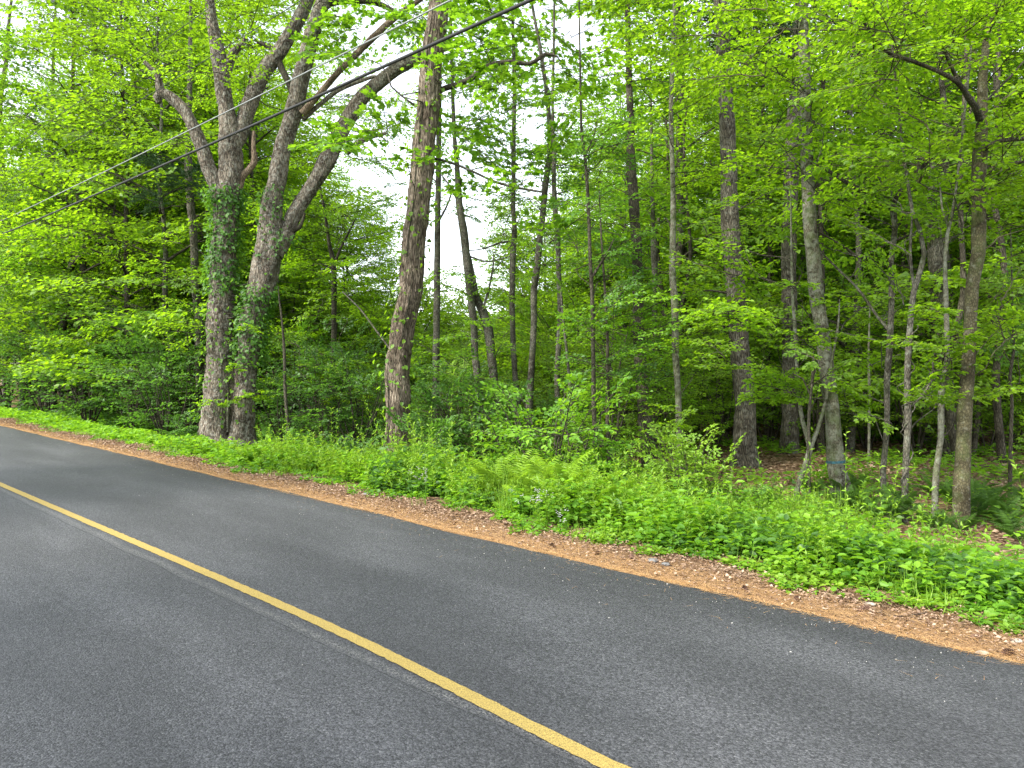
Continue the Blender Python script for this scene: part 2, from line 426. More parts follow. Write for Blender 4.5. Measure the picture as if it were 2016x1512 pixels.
def tube(acc, pts, rad, sides=12, step=.15, rough=0.0, flare=0.0, cap=True, seed=0, burls=(), ridges=0.0):
    """a limb: smooth course, tapering, with swellings, ridges and (at the base) root flare"""
    p, r = catmull(pts, rad, step)
    n = len(p)
    t = norm(np.gradient(p, axis=0))
    a = norm(np.cross(t[0], [0.13, 1, 0.07])); A = []
    for i in range(n):
        a = norm(a - t[i] * np.dot(a, t[i])); A.append(a)
    A = np.array(A); B = np.cross(t, A)
    ang = np.arange(sides) * 2 * math.pi / sides
    s = np.concatenate([[0], np.cumsum(np.linalg.norm(np.diff(p, axis=0), axis=1))])
    rs = np.random.default_rng(seed)
    k = np.ones((n, sides))
    if rough:
        for _ in range(7):
            m = rs.integers(1, 6); fz = rs.uniform(.6, 9) / max(1, m * .4); ph = rs.uniform(0, 6.3, 2)
            k += rough / 2.6 * np.sin(m * ang[None] + ph[0] + 1.5 * np.sin(s[:, None] * .7)) * np.sin(fz * s[:, None] + ph[1])
        k += rough * .35 * rs.standard_normal((n, sides))
    if ridges:
        w1 = .8 * np.sin(s * 1.3 + seed)[:, None] + .5 * np.sin(s * 3.7 + 2 * seed)[:, None]; w2 = 1.1 * np.sin(s * 2.1 + 1)[:, None]
        k += ridges * (np.sin(15 * ang[None] + w1 * 2) * (.7 + .3 * np.sin(s * 9 + 3)[:, None]) + .6 * np.sin(23 * ang[None] - w2 * 2 + .7 * np.sin(s * 14)[:, None]) + .5 * rs.standard_normal((n, sides)))
    if flare:
        k += flare * np.exp(-s / .28)[:, None] * (1 + .55 * np.sin(4 * ang + seed)[None] + .3 * np.sin(7 * ang + 2 * seed)[None])
    for (bs, ba, bw, bh) in burls:
        da = np.abs((ang - ba + math.pi) % (2 * math.pi) - math.pi)
        k += bh * np.exp(-((s[:, None] - bs) / bw) ** 2 - (da[None] / .9) ** 2)
    ring = p[:, None] + (A[:, None] * np.cos(ang)[None, :, None] + B[:, None] * np.sin(ang)[None, :, None]) * (r[:, None] * k)[..., None]
    V = ring.reshape(-1, 3)
    i = np.arange(n - 1)[:, None] * sides; j = np.arange(sides)[None]; j2 = (j + 1) % sides
    F = np.stack([i + j, i + j2, i + sides + j2, i + sides + j], -1).reshape(-1, 4)
    acc.add(V, F)
    if cap:
        acc.add(np.vstack([ring[-1], p[-1] + t[-1] * r[-1] * .5]), np.array([(x, (x + 1) % sides, sides) for x in range(sides)]))
    return p, r

# ------------------------------------------------------------------ leafy sprays (the building unit of every crown)
def make_unit(L=2.0, leaf=.09, wf=.6, dens=1.0, droop=.12, spread=.55, tilt=.32, up=.15, seed=0):
    rs = np.random.default_rng(seed)
    K = 9
    x = np.linspace(0, L, K)
    ax = np.stack([x, np.cumsum(rs.normal(0, .03 * L / K * 3, K)), up * x - droop * x * x / L + np.cumsum(rs.normal(0, .015 * L, K))], 1)
    segs = [(ax[i], ax[i + 1], .011 * L / 2 * (1 - i / K) + .002, .011 * L / 2 * (1 - (i + 1) / K) + .002) for i in range(K - 1)]
    lp, ld = [], []
    def twig(a, b):
        n = max(2, int(np.linalg.norm(b - a) / (leaf * .62) * dens))
        dd = norm(b - a)
        s = np.cross([0, 0, 1], dd); s = s / max(1e-6, np.linalg.norm(s))
        for k in range(n):
            t = (k + .5 + rs.uniform(-.3, .3)) / n
            sg = 1 if k % 2 else -1
            lp.append(a + (b - a) * t + rs.normal(0, leaf * .12, 3)); ld.append(dd * rs.uniform(.35, .9) + s * sg * rs.uniform(.6, 1) + np.array([0, 0, rs.normal(-.12, .22)]))
        lp.append(b); ld.append(dd)
    ns = int(13 * L / 2)
    for i in range(ns):
        t = .12 + .86 * (i + rs.uniform(-.3, .3)) / ns; t = min(max(t, .05), .98)
        k = t * (K - 1); i0 = int(k); a = ax[i0] + (ax[min(i0 + 1, K - 1)] - ax[i0]) * (k - i0)
        sg = 1 if i % 2 else -1
        ang = rs.uniform(.6, 1.1) * sg
        ln = L * spread * (.18 + .82 * math.sin(math.pi * min(1, .25 + t * .8)) ** .8) * rs.uniform(.6, 1.1)
        d = np.array([math.cos(ang), math.sin(ang), rs.normal(.02, .13)])
        b = a + d * ln + np.array([0, 0, -droop * ln * .5])
        mid = (a + b) / 2 + np.array([0, 0, .05 * ln]) + rs.normal(0, .02 * ln, 3)
        segs.append((a, mid, .005, .0035)); segs.append((mid, b, .0035, .002))
        twig(a + (mid - a) * .3, mid); twig(mid, b)
        if ln > .55:
            for q in range(int(ln / .28)):
                tt = rs.uniform(.25, .85); c = a + (b - a) * tt
                an2 = ang + rs.choice([-1, 1]) * rs.uniform(.5, 1.0)
                e = c + np.array([math.cos(an2), math.sin(an2), rs.normal(0, .18)]) * ln * rs.uniform(.22, .42)
                segs.append((c, e, .003, .0015)); twig(c, e)
    twig(ax[-3], ax[-1])
    lp = np.array(lp); ld = norm(np.array(ld)); n = len(lp)
    nr = norm(np.array([0, 0, 1.]) + rs.normal(0, tilt, (n, 3)))
    Ls = leaf * rs.uniform(.65, 1.2, n)
    return dict(p=lp, d=ld, n=nr, L=Ls, W=Ls * wf * rs.uniform(.85, 1.15, n),
                s0=np.array([s[0] for s in segs]), s1=np.array([s[1] for s in segs]), r0=np.array([s[2] for s in segs]), r1=np.array([s[3] for s in segs]))
def unit_set(n, seed, **kw):
    return [make_unit(seed=seed + i, **kw) for i in range(n)]
US = {
    'small': unit_set(5, 100, L=1.5, leaf=.085, wf=.62, dens=1.0),       # near trees, beech-like
    'maple': unit_set(5, 200, L=1.5, leaf=.12, wf=.95, dens=.62, tilt=.38),
    'mid': unit_set(5, 300, L=2.1, leaf=.095, wf=.66, dens=.95),
    'far': unit_set(5, 400, L=2.9, leaf=.15, wf=.72, dens=1.05, tilt=.4),
    'bush': unit_set(5, 500, L=1.1, leaf=.085, wf=.78, dens=1.0, droop=.05, up=.1, tilt=.3),
    'needle': unit_set(4, 600, L=2.2, leaf=.16, wf=.10, dens=3.2, tilt=.9),
    'young': unit_set(4, 700, L=.8, leaf=.075, wf=.6, dens=1.0, droop=.1),
}
def rot_to(d, roll=0.0):
    """matrix that turns local +X along d while local Z stays as upright as it can"""
    x = norm(np.asarray(d, float)); z = np.array([0, 0, 1.]); y = np.cross(z, x); ny = np.linalg.norm(y)
    y = np.array([0, 1., 0]) if ny < 1e-4 else y / ny
    z = np.cross(x, y)
    c, s = math.cos(roll), math.sin(roll)
    return np.stack([x, c * y + s * z, -s * y + c * z], 1)
class Crown:
    def __init__(s, us, tem='rh', rs=None):
        s.us = US[us]; s.tem = tem; s.rs = rs or rng; s.leaf = Acc(); s.wood = Acc(); s.nl = 0
    def unit(s, pos, d, scale=1.0, keep=1.0, leafscale=1.0):
        u = s.us[s.rs.integers(len(s.us))]
        M = rot_to(d, s.rs.normal(0, .25))
        n = len(u['p'])
        idx = np.arange(n) if keep >= 1 else np.nonzero(s.rs.random(n) < keep)[0]
        p = u['p'][idx] @ M.T * scale + pos
        t = .5 + s.rs.normal(0, .16) + s.rs.normal(0, .15, len(idx))
        ls = leafscale * (scale ** .3)
        add_leaves(s.leaf, p, u['d'][idx] @ M.T, u['n'][idx] @ M.T, u['L'][idx] * ls, u['W'][idx] * ls, t, s.tem)
        add_segs(s.wood, u['s0'] @ M.T * scale + pos, u['s1'] @ M.T * scale + pos, u['r0'], u['r1'])
        s.nl += len(idx)
    def limb(s, a, d, ln, r, rise=.25, units=3, scale=1.0, keep=1.0, leafscale=1.0):
        rs = s.rs
        d = norm(np.asarray(d, float)); side = norm(np.cross(d, [0, 0, 1.]))
        pts = [a]; k = 4
        for i in range(1, k + 1):
            t = i / k
            pts.append(a + d * ln * t + np.array([0, 0, rise * ln * (t - .6 * t * t)]) + side * rs.normal(0, .05 * ln) * t)
        tube(s.wood, pts, [r * (1 - .8 * i / k) + .004 for i in range(k + 1)], sides=5, step=max(.25, ln / 7), cap=False)
        pts = np.array(pts)
        for i in range(units):
            t = 1.0 if i == 0 else rs.uniform(.3, .95)
            q = t * k; i0 = min(int(q), k - 1); pos = pts[i0] + (pts[i0 + 1] - pts[i0]) * (q - i0)
            ang = 0 if i == 0 else rs.choice([-1, 1]) * rs.uniform(.5, 1.2)
            dd = d * math.cos(ang) + side * math.sin(ang); dd[2] = rs.normal(.06, .12)
            s.unit(pos, dd, scale * rs.uniform(.75, 1.15), keep, leafscale)
    def finish(s, root, lmat, wmat, loc):
        c = link('crown', s.leaf.mesh('crown', origin=loc), LM[lmat], root); c['kind'] = 'stuff'
        b = link('branches', s.wood.mesh('branches', origin=loc), BM[wmat], root); b['kind'] = 'stuff'
        return c, b

def empty(name, loc):
    o = bpy.data.objects.new(name, None); o.location = loc; o.empty_display_size = .3
    COL.objects.link(o); return o

# ================================================================== GROUND
def sheet(us, vs, zf, name, mat, solid=0.0):
    uu, vv = np.meshgrid(us, vs, indexing='ij')
    x, y = uv(uu, vv)
    z = zf(x, y, uu, vv)
    V = np.stack([x, y, z], -1).reshape(-1, 3)
    nu, nv = len(us), len(vs)
    i = np.arange(nu - 1)[:, None] * nv; j = np.arange(nv - 1)[None]
    F = np.stack([i + j, i + nv + j, i + nv + j + 1, i + j + 1], -1).reshape(-1, 4)
    if (UD[0] * VD[1] - UD[1] * VD[0]) < 0: F = F[:, ::-1]
    a = Acc(); a.add(V, F)
    o = link(name, a.mesh(name, smooth=True), mat)
    return o
def dens(a, b, fine0, fine1, step, far):
    left = fine0 - np.geomspace(step, max(step * 2, fine0 - a), 40)[::-1]
    right = fine1 + np.geomspace(step, max(step * 2, b - fine1), 40)
    return np.concatenate([left, np.arange(fine0, fine1, step), right])
gm = ground_mat()
g = sheet(dens(-700, 700, -10, 45, .35, 10), dens(-700, 700, -2, 30, .2, 10), lambda x, y, u, v: G(x, y), 'ground', gm)
g['kind'] = 'structure'
# the road: a slab with ragged far and near edges
def road():
    us = np.concatenate([-np.geomspace(3.1, 400, 30)[::-1], np.arange(-3, 45, .045), 45 + np.geomspace(.1, 350, 30)])
    rs = np.random.default_rng(3)
    def edge(v0, amp):
        w_ = rs.standard_normal(len(us))
        k = np.ones(9) / 9
        return v0 + amp * (np.convolve(w_, k, 'same') * 1.6 + .35 * w_) + .03 * np.sin(us * .9) + .018 * np.sin(us * 2.7 + 1)
    e0, e1 = edge(.15, .008), edge(5.2, .009)
    cols = [e0, e0] + [np.full(len(us), v) for v in (.6, 1.3, 2.0, 2.7, 3.4, 4.1, 4.7)] + [e1 - .03, e1, e1 + .012]
    zz = [-.10, 0, .01, .02, .028, .03, .028, .02, .01, .003, -.006, -.10]
    V = []
    for c, z in zip(cols, zz):
        x, y = uv(us, c); V.append(np.stack([x, y, np.full(len(us), z)], -1))
    V = np.stack(V, 1); nu, nv = V.shape[:2]
    i = np.arange(nu - 1)[:, None] * nv; j = np.arange(nv - 1)[None]
    F = np.stack([i + j, i + j + 1, i + nv + j + 1, i + nv + j], -1).reshape(-1, 4)
    a = Acc(); a.add(V.reshape(-1, 3), F)
    return link('road', a.mesh('road', smooth=True), asphalt_mat())
r_o = road(); r_o['kind'] = 'structure'
def yline():
    us = np.concatenate([-np.geomspace(3.1, 400, 20)[::-1], np.arange(-3, 45, .04), 45 + np.geomspace(.1, 350, 20)])
    rs = np.random.default_rng(5)
    c_ = np.interp(us, [-3, 1.95, 2.9, 4.0, 5.3, 7.5, 12.3, 45], [2.56, 2.585, 2.64, 2.695, 2.705, 2.69, 2.655, 2.65]); c_ = np.convolve(np.pad(c_, 12, 'edge'), np.ones(25) / 25, 'valid')
    a_ = c_ - .045 + .0022 * rs.standard_normal(len(us)); b_ = c_ + .045 + .0022 * rs.standard_normal(len(us))
    V = []
    for c in (a_, b_):
        x, y = uv(us, c); V.append(np.stack([x, y, np.full(len(us), .0345)], -1))
    V = np.stack(V, 1); n = len(us); i = np.arange(n - 1) * 2
    a = Acc(); a.add(V.reshape(-1, 3), np.stack([i, i + 1, i + 3, i + 2], -1))
    return link('road_marking', a.mesh('road_marking'), line_mat())
yl = yline(); yl['kind'] = 'structure'; yl['label'] = 'single worn yellow centre line along the asphalt'

# ================================================================== NAMED TREES
def px_curve(pts, depth, drift=0.0):
    out, rad = [], []
    for i, q in enumerate(pts):
        d = depth + drift * i / max(1, len(pts) - 1)
        out.append(P(q[0], q[1], d)); rad.append(q[2] / 2 * d / FPX)
    return np.array(out), np.array(rad)
def thicken(pts):
    """fill missing widths by interpolation"""
    xs = [i for i, p in enumerate(pts) if len(p) > 2]; ws = [pts[i][2] for i in xs]
    return [(p[0], p[1], float(np.interp(i, xs, ws))) for i, p in enumerate(pts)]
def dv(px, v):
    return v / (VD[1] - VD[0] * (1008 - px) / FPX)
LANDMARKS = [(-400, 'the far left edge'), (0, 'the left frame edge'), (140, 'the crooked dark tree'), (430, 'the old maple'), (650, 'the flat-topped dark tree'), (785, 'the tall brown trunk'), (945, 'the curved slender tree'), (1040, 'the straight middle tree'),
    (1170, 'the tuning-fork tree'), (1270, 'the thick dark trunk'), (1335, 'the pale reddish tree'), (1460, 'the big pine'), (1555, 'the half-hidden pine'), (1635, 'the blue-ringed trunk'), (1750, 'the wide-forking grey tree'), (1850, 'the split snag'), (1905, 'the olive trunk'), (2016, 'the right frame edge'), (2700, 'the far right')]
RANK = ['nearest', 'second', 'third', 'fourth', 'fifth', 'sixth', 'seventh', 'eighth', 'ninth', 'tenth', 'eleventh', 'twelfth', 'thirteenth', 'fourteenth'] + ['fifteenth', 'sixteenth', 'seventeenth', 'eighteenth', 'nineteenth', 'twentieth'] + ['farthest'] * 9
PENDING = []
def later(root, px, d, base):
    PENDING.append((root, px, d, base))
def write_labels():
    cells = {}
    for root, px, d, base in PENDING:
        k = max(i for i, l in enumerate(LANDMARKS) if l[0] <= px)
        cells.setdefault((base, k), []).append((d, root))
    for (base, k), lst in cells.items():
        lst.sort(key=lambda q: q[0])
        a, b = LANDMARKS[k][1], LANDMARKS[min(k + 1, len(LANDMARKS) - 1)][1]
        for i, (d, root) in enumerate(lst):
            root['label'] = base + ' between ' + a.replace('the ', '', 1) + ' and ' + b.replace('the ', '', 1) + ('' if len(lst) == 1 else ', ' + (RANK[i] + (' back' if i else '')) )
ALLTREES = []
def named_tree(name, label, trunk, bark, base=None, depth=None, limbs=(), group=None, flare=.35, rough=.10, drift=0.0, extend=3.0, sides=16, burls=(), sprays=(), us='small', lmat='maple', tem='rh', seed=1, cat='tree', ridges=0.0):
    """trunk: pixel course from the ground up; base: pixel where it meets the ground, unless hidden (then depth is given)"""
    tk = thicken(trunk)
    if depth is None:
        _, depth = ground_at(*(base or trunk[0][:2]))
    pts, rad = px_curve(tk, depth, drift)
    b = pts[0].copy(); gz = float(G(b[0], b[1]))
    if b[2] > gz + .02:
        pts = np.vstack([[b[0], b[1], gz - .12], pts]); rad = np.concatenate([[rad[0] * 1.05], rad])
    else:
        pts[0][2] = gz - .12
    if extend:      # the stem goes on above the frame
        top = pts[-1]; d = norm(pts[-1] - pts[-2]); d[2] = abs(d[2]) + .4; d = norm(d)
        pts = np.vstack([pts, top + d * extend * .5, top + d * extend]); rad = np.concatenate([rad, [rad[-1] * .75, rad[-1] * .35]])
    loc = (pts[0][0], pts[0][1], gz)
    root = empty(name, loc)
    tag(root, label, cat, group)
    a = Acc(); cp_, cr_ = tube(a, pts, rad, sides=sides, step=.08 if ridges else (.10 if sides > 12 else .18), rough=rough, flare=flare, seed=seed, burls=burls, ridges=ridges)
    link('trunk', a.mesh('trunk', smooth=True, origin=loc), BM[bark], root)
    skel = [cp_]
    for lb in limbs:
        lp = thicken(lb['p']); q, r_ = px_curve(lp, depth + lb.get('dd', 0), lb.get('drift', 0))
        if lb.get('dd', 0) == 0: q[0] = q[0] + 0
        ex = lb.get('extend', 0)
        if ex:
            d = norm(q[-1] - q[-2]); q = np.vstack([q, q[-1] + d * ex]); r_ = np.concatenate([r_, [r_[-1] * .5]])
        a = Acc(); c_, _ = tube(a, q, r_, sides=(40 if ridges and r_[0] > .1 else 12) if r_[0] > .04 else 7, step=.10, rough=rough * .9, seed=seed + 3, cap=True, ridges=ridges if r_[0] > .1 else 0)
        lo = link('limb', a.mesh('limb', smooth=True, origin=loc), BM[lb.get('bark', bark)], root)
        if lb.get('label'): lo['label'] = lb['label']
        skel.append(c_)
    sk = np.concatenate(skel)
    rs = np.random.default_rng(seed * 17 + 5)
    if sprays:
        cr = Crown(us, tem, rs)
        todo = []
        for s in sprays:
            x0, y0, x1, y1 = s['box']
            for i in range(s['n']):
                todo.append((P(rs.uniform(x0, x1), rs.uniform(y0, y1), depth + rs.uniform(*s.get('dz', (-1.5, 1.5)))), s))
        todo.sort(key=lambda q: np.min(np.linalg.norm(sk[::3] - q[0], axis=1)))
        nodes_ = sk.copy(); thick = np.full(len(sk), .03)
        for pos, s in todo:
            dist = np.linalg.norm((nodes_ - pos) * np.array([1, 1, 1.5]) + np.array([0, 0, .7]), axis=1)
            j = int(np.argmin(dist)); a0 = nodes_[j]
            v = pos - a0; ln = np.linalg.norm(v); hv = v.copy(); hv[2] *= .3
            hv = norm(hv + rs.normal(0, .35, 3) * np.array([1, 1, .2]) * max(ln, .3))
            sc = s.get('scale', 1.0) * rs.uniform(.8, 1.2)
            start = pos - hv * .7 * sc
            if ln > .4:
                m1 = a0 + (start - a0) * .5 + np.array([0, 0, .05 * ln]) + rs.normal(0, .06 * ln, 3)
                m0 = a0 + (m1 - a0) * .5 + rs.normal(0, .03 * ln, 3)
                r0 = min(thick[j] * .75, .006 + .006 * ln)
                tube(cr.wood, [a0, m0, m1, start], [r0, r0 * .85, r0 * .65, .004], sides=5, step=max(.25, ln / 6), cap=False)
                nodes_ = np.vstack([nodes_, m0, m1, start]); thick = np.concatenate([thick, [r0 * .85, r0 * .65, .006]])
            cr.unit(start, hv, sc, s.get('keep', 1.0), s.get('leaf', 1.0))
        cr.finish(root, lmat, bark if bark in ('dark', 'grey', 'olive') else 'dark', loc)
        print('LEAVES', name, cr.nl)
    ALLTREES.append((root, depth))
    return root, sk, depth

def S(box, n, **k): return dict(box=box, n=n, **k)

# --- the old double-stemmed maple at the left
maple_root, mk, md = named_tree('maple_tree', 'old grey double-stemmed maple with forking limbs at the road edge', 
    [(424, 880, 66), (427, 840, 58), (431, 740, 52), (435, 640, 50), (438, 540, 47), (444, 450, 46), (450, 382, 48), (454, 300, 44), (444, 208, 28), (435, 135, 31), (422, 69, 23), (413, 0, 17)],
    'maple', depth=17.6, extend=2.5, rough=.10, flare=.25, sides=56, ridges=.018, burls=((2.9, .4, .12, .12),), seed=11,
    limbs=[
        dict(p=[(478, 874, 58), (477, 842, 46), (481, 780, 40), (484, 728, 40), (490, 686, 42), (498, 623, 46), (514, 571, 50), (523, 520, 54), (533, 478, 54), (534, 445, 48), (535, 399, 38), (548, 347, 35), (556, 295, 31), (576, 226, 33), (597, 139, 30), (611, 76, 29), (639, -6, 26)], dd=-.05, extend=2.5, label='leaning right stem of the old maple'),
        dict(p=[(541, 500, 34), (556, 476, 32), (576, 427, 29), (604, 382, 27), (646, 312, 33), (680, 243, 28), (711, 194, 28), (749, 160, 25), (794, 128, 24), (840, 108, 18), (900, 84, 12)], dd=-.1, drift=.9, label='long pale limb leaning right from the fork'),
        dict(p=[(446, 400, 34), (424, 362, 29), (410, 330, 27), (395, 283, 25), (365, 222, 22), (335, 190, 20), (316, 178, 17), (312, 150, 12), (297, 135, 9), (284, 121, 7)], dd=-.05, drift=-.5, label='crooked left limb with a dead knob'),
        dict(p=[(455, 290, 34), (470, 270, 30), (476, 250, 29), (490, 208, 30), (514, 149, 30), (538, 115, 27), (556, 94, 27), (590, 35, 24), (610, -12, 22)], drift=.5, extend=2.5),
        dict(p=[(446, 140, 20), (452, 122, 18), (463, 98, 15), (480, 84, 10), (484, 70, 4)]),
        dict(p=[(470, 372, 16), (478, 347, 14), (500, 320, 13), (499, 290, 9), (500, 258, 6)], bark='dead'),
        dict(p=[(580, 205, 11), (573, 177, 11), (556, 139, 13), (537, 98, 12), (507, 82, 7)], bark='dark', dd=.3, label='dark dead branch curling up between the stems'),
        dict(p=[(596, 224, 15), (621, 194, 12), (669, 139, 12), (721, 87, 13), (774, 38, 12), (826, 0, 9)], dd=-.15, drift=-.4, bark='dead', extend=.8, label='straight brown broken branch slanting up right'),
        dict(p=[(596, 236, 10), (622, 212, 9), (662, 180, 9), (700, 163, 8), (739, 149, 6)], drift=-.3),
        dict(p=[(630, 25, 14), (652, 7, 12), (690, 2, 11), (722, 3, 11), (752, 10, 10), (784, 26, 7), (800, 34, 3)], bark='dark', dd=.1),
        dict(p=[(681, 300, 16), (700, 286, 14), (722, 272, 10), (760, 262, 6)], dd=.2),
        dict(p=[(556, 470, 15), (575, 455, 12), (590, 447, 8), (600, 420, 5)], bark='dark'),
        dict(p=[(317, 181, 16), (310, 192, 19), (313, 203, 10)]),
    ],
    sprays=[S((190, -160, 520, 180), 44, dz=(-2.5, 2.5)), S((450, -200, 760, 100), 34, dz=(-.5, 4)), S((300, 120, 440, 340), 9, dz=(.5, 2.5)), S((630, 180, 810, 350), 10, dz=(2, 4.5)), S((620, -40, 860, 120), 10, dz=(1.5, 4.5)), S((560, 150, 800, 420), 14, dz=(1.7, 3.5)), S((400, 740, 520, 800), 3, dz=(-.9, -.5), scale=.45), S((440, 640, 500, 730), 2, dz=(-.8, -.4), scale=.35), S((300, 430, 420, 700), 7, dz=(-.4, .8), scale=.7), S((600, 540, 660, 660), 4, dz=(1.0, 1.8), scale=.6), S((-20, -350, 700, -120), 26, dz=(-4, 3))],
    us='small', lmat='beech')
# seam of rot and bare wood between the two stems
def hollow():
    a = Acc()
    for (pp, rr) in (([(459, 872, 26), (461, 800, 24), (463, 740, 22), (468, 690, 12)], 0),):
        q, r_ = px_curve(thicken(pp), md - .02)
        tube(a, q, r_, sides=12, step=.1, rough=.3, seed=4)
    o = link('rotten_seam', a.mesh('rotten_seam', smooth=True, origin=tuple(maple_root.location)), BM['dark'], maple_root)
    a = Acc()
    q, r_ = px_curve([(448, 850, 3), (448, 820, 5), (449, 790, 4), (449, 768, 2)], md - .30)
    tube(a, q, r_, sides=6, step=.1, rough=.3, seed=9)
    link('bare_wood_strip', a.mesh('bare_wood_strip', smooth=True, origin=tuple(maple_root.location)), BM['pale'], maple_root)
hollow()

# --- the tall brown oak in the middle
oak_root, ok, od = named_tree('oak_tree', 'tall brown furrowed trunk leaning right, with a pale burl near its base',
    [(777, 896, 47), (783, 832, 42), (784, 780, 48), (782, 728, 46), (789, 676, 44), (798, 624, 43), (808, 572, 45), (812, 519, 46), (815, 467, 44), (823, 420, 43), (829, 347, 43), (836, 278, 43), (843, 208, 42), (848, 139, 41), (857, 69, 39), (865, 0, 38)],
    'oak', depth=14.7, extend=3.5, rough=.08, flare=.16, sides=64, ridges=.034, burls=((1.15, 2.8, .13, .28), (1.15, 4.2, .13, .25), (2.2, 5.6, .09, .16), (2.35, .6, .1, .12)), seed=21,
    limbs=[
        dict(p=[(858, 185, 12), (871, 176, 11), (905, 165, 11), (930, 153, 11), (960, 132, 14), (999, 122, 9), (1044, 125, 8), (1075, 106, 7), (1098, 112, 3)], bark='dark', dd=.1),
        dict(p=[(845, 310, 5), (880, 318, 5), (925, 335, 5), (975, 358, 5), (1020, 370, 5), (1068, 378, 4)], bark='grey', dd=.2),
        dict(p=[(838, 220, 4), (800, 196, 4), (770, 170, 3)], bark='dark'),
        dict(p=[(770, 690, 4), (740, 650, 4), (710, 610, 3), (675, 575, 2)], bark='grey', dd=.1, drift=.4),
    ],
    sprays=[S((640, 240, 830, 330), 6, dz=(-1.6, -.5), scale=.8), S((860, 130, 1300, 250), 10, dz=(-1.5, 1.5)), S((860, -120, 1300, 100), 34, dz=(-2, 4)), S((640, -60, 860, 120), 14, dz=(.5, 4)), S((870, 0, 1250, 330), 30, dz=(1, 6)), S((880, 240, 1000, 340), 4, dz=(1, 4)), S((870, 250, 1100, 420), 6, dz=(-1, 1), scale=.8), S((600, -300, 1300, -90), 18, dz=(-4, 3))],
    us='maple', lmat='maple', tem='mp')

# --- slender trees in front of the bright clearing
GS = 'slender trees before the bright clearing'
def slender(label, trunk, limbs=(), sprays=(), bark='grey', lmat='maple', us='small', **k):
    return named_tree('slender_tree', label, trunk, bark, limbs=limbs, sprays=sprays, group=GS, rough=.07, flare=.15, sides=10, lmat=lmat, us=us, **k)
slender('thin straight tree just right of the brown furrowed trunk', [(857, 860, 15), (858, 825, 14), (859, 693), (860, 589), (861, 485, 13), (863, 347, 11), (865, 200, 9), (868, 20, 7)], depth=19, seed=31,
        limbs=[dict(p=[(861, 440, 5), (880, 405, 4), (892, 370, 3)])], sprays=[S((800, 60, 960, 330), 9, dz=(-1, 2)), S((700, 340, 860, 620), 6, dz=(.5, 3), scale=.7, keep=.7)])
slender('thin tree bending left as it climbs, joined by a second stem in the middle gap', [(948, 900, 24), (943, 860, 18), (942, 762, 15), (935, 693), (933, 641, 14), (925, 571, 15), (918, 502, 16), (912, 451, 16), (904, 399, 14), (900, 330, 10), (893, 240, 8), (888, 60, 6)], depth=18, seed=32,
        limbs=[dict(p=[(979, 830, 17), (978, 797, 17), (970, 728, 18), (963, 658, 19), (951, 617, 18), (937, 582, 14), (928, 537, 13), (920, 500, 12)], dd=.15, label='mossy second stem curving in from the right'),
               dict(p=[(903, 400, 5), (888, 370, 4), (870, 345, 3)]), dict(p=[(950, 612, 5), (962, 570, 5), (970, 530, 4), (972, 500, 2)]),
               dict(p=[(925, 505, 4), (960, 515, 3), (1003, 505, 2)])],
        sprays=[S((850, 480, 1010, 640), 7, scale=.6, keep=.7), S((830, 640, 1020, 780), 8, dz=(-2.2, -.5), scale=.8), S((860, 260, 1010, 480), 12, dz=(-.5, 3), scale=.7, keep=.7), S((860, 60, 980, 320), 11, dz=(-1, 2))])
slender('straightest thin tree at the middle of the picture', [(1019, 800, 13), (1013, 728, 11), (1010, 658, 11), (1008, 589, 11), (1010, 502, 12), (1013, 450, 10), (1011, 417, 9), (1011, 278, 9), (1013, 174, 8), (1010, 69, 6), (1008, 0, 5)], depth=18.5, seed=33,
        limbs=[dict(p=[(1010, 475, 4), (985, 478, 4), (950, 490, 3), (905, 495, 2)])], sprays=[S((940, 90, 1090, 400), 9, dz=(-1, 2)), S((930, 330, 1060, 520), 8, scale=.65, keep=.7), S((950, 540, 1060, 660), 4, scale=.6, keep=.8)])
slender('thin wavy tree right of the straight middle one', [(1042, 810, 15), (1046, 728, 13), (1051, 641, 12), (1051, 571, 13), (1058, 519, 13), (1067, 434, 12), (1076, 347, 12), (1083, 295, 11), (1079, 208, 9), (1065, 104, 7), (1048, 10, 5)], depth=17.5, seed=34,
        limbs=[dict(p=[(1078, 330, 5), (1095, 300, 4), (1110, 271, 4), (1131, 240, 3)])], sprays=[S((1020, 100, 1180, 460), 12, dz=(-1.5, 2)), S((1070, 420, 1180, 560), 4, scale=.7)])
slender('thin tree with small dark knots beside the wavy one', [(1098, 815, 11), (1097, 728, 11), (1103, 624, 11), (1100, 537, 10), (1097, 450, 10), (1093, 417, 10), (1090, 347, 9), (1091, 305, 8), (1088, 220, 6), (1090, 100, 5)], depth=17, seed=35,
        sprays=[S((1060, 150, 1200, 400), 7, dz=(-1, 2))])
slender('slim brown stem leaning left over the green shrub', [(1136, 870, 8), (1135, 860, 7), (1124, 780, 7), (1119, 721, 6), (1112, 658, 5), (1106, 600, 3)], depth=15.5, extend=.5, seed=36)
slender('thin dark tree forking like a tuning fork below mid height', [(1174, 905, 10), (1171, 850, 9), (1169, 797, 9), (1168, 693, 8), (1166, 589, 8), (1161, 485, 7), (1159, 417, 7), (1152, 312, 6), (1145, 260, 5), (1143, 180, 4)], depth=13.5, seed=37, bark='dark',
        limbs=[dict(p=[(1166, 545, 6), (1185, 515, 5), (1200, 490, 4), (1209, 470, 2)]), dict(p=[(1155, 300, 4), (1170, 265, 3), (1175, 240, 2)])],
        sprays=[S((1080, 400, 1240, 560), 8, dz=(-.8, 1), scale=.9), S((1080, 260, 1230, 400), 6, dz=(-1, 1)), S((1090, 560, 1280, 780), 9, dz=(-.8, 1), scale=.7)], lmat='shrub')
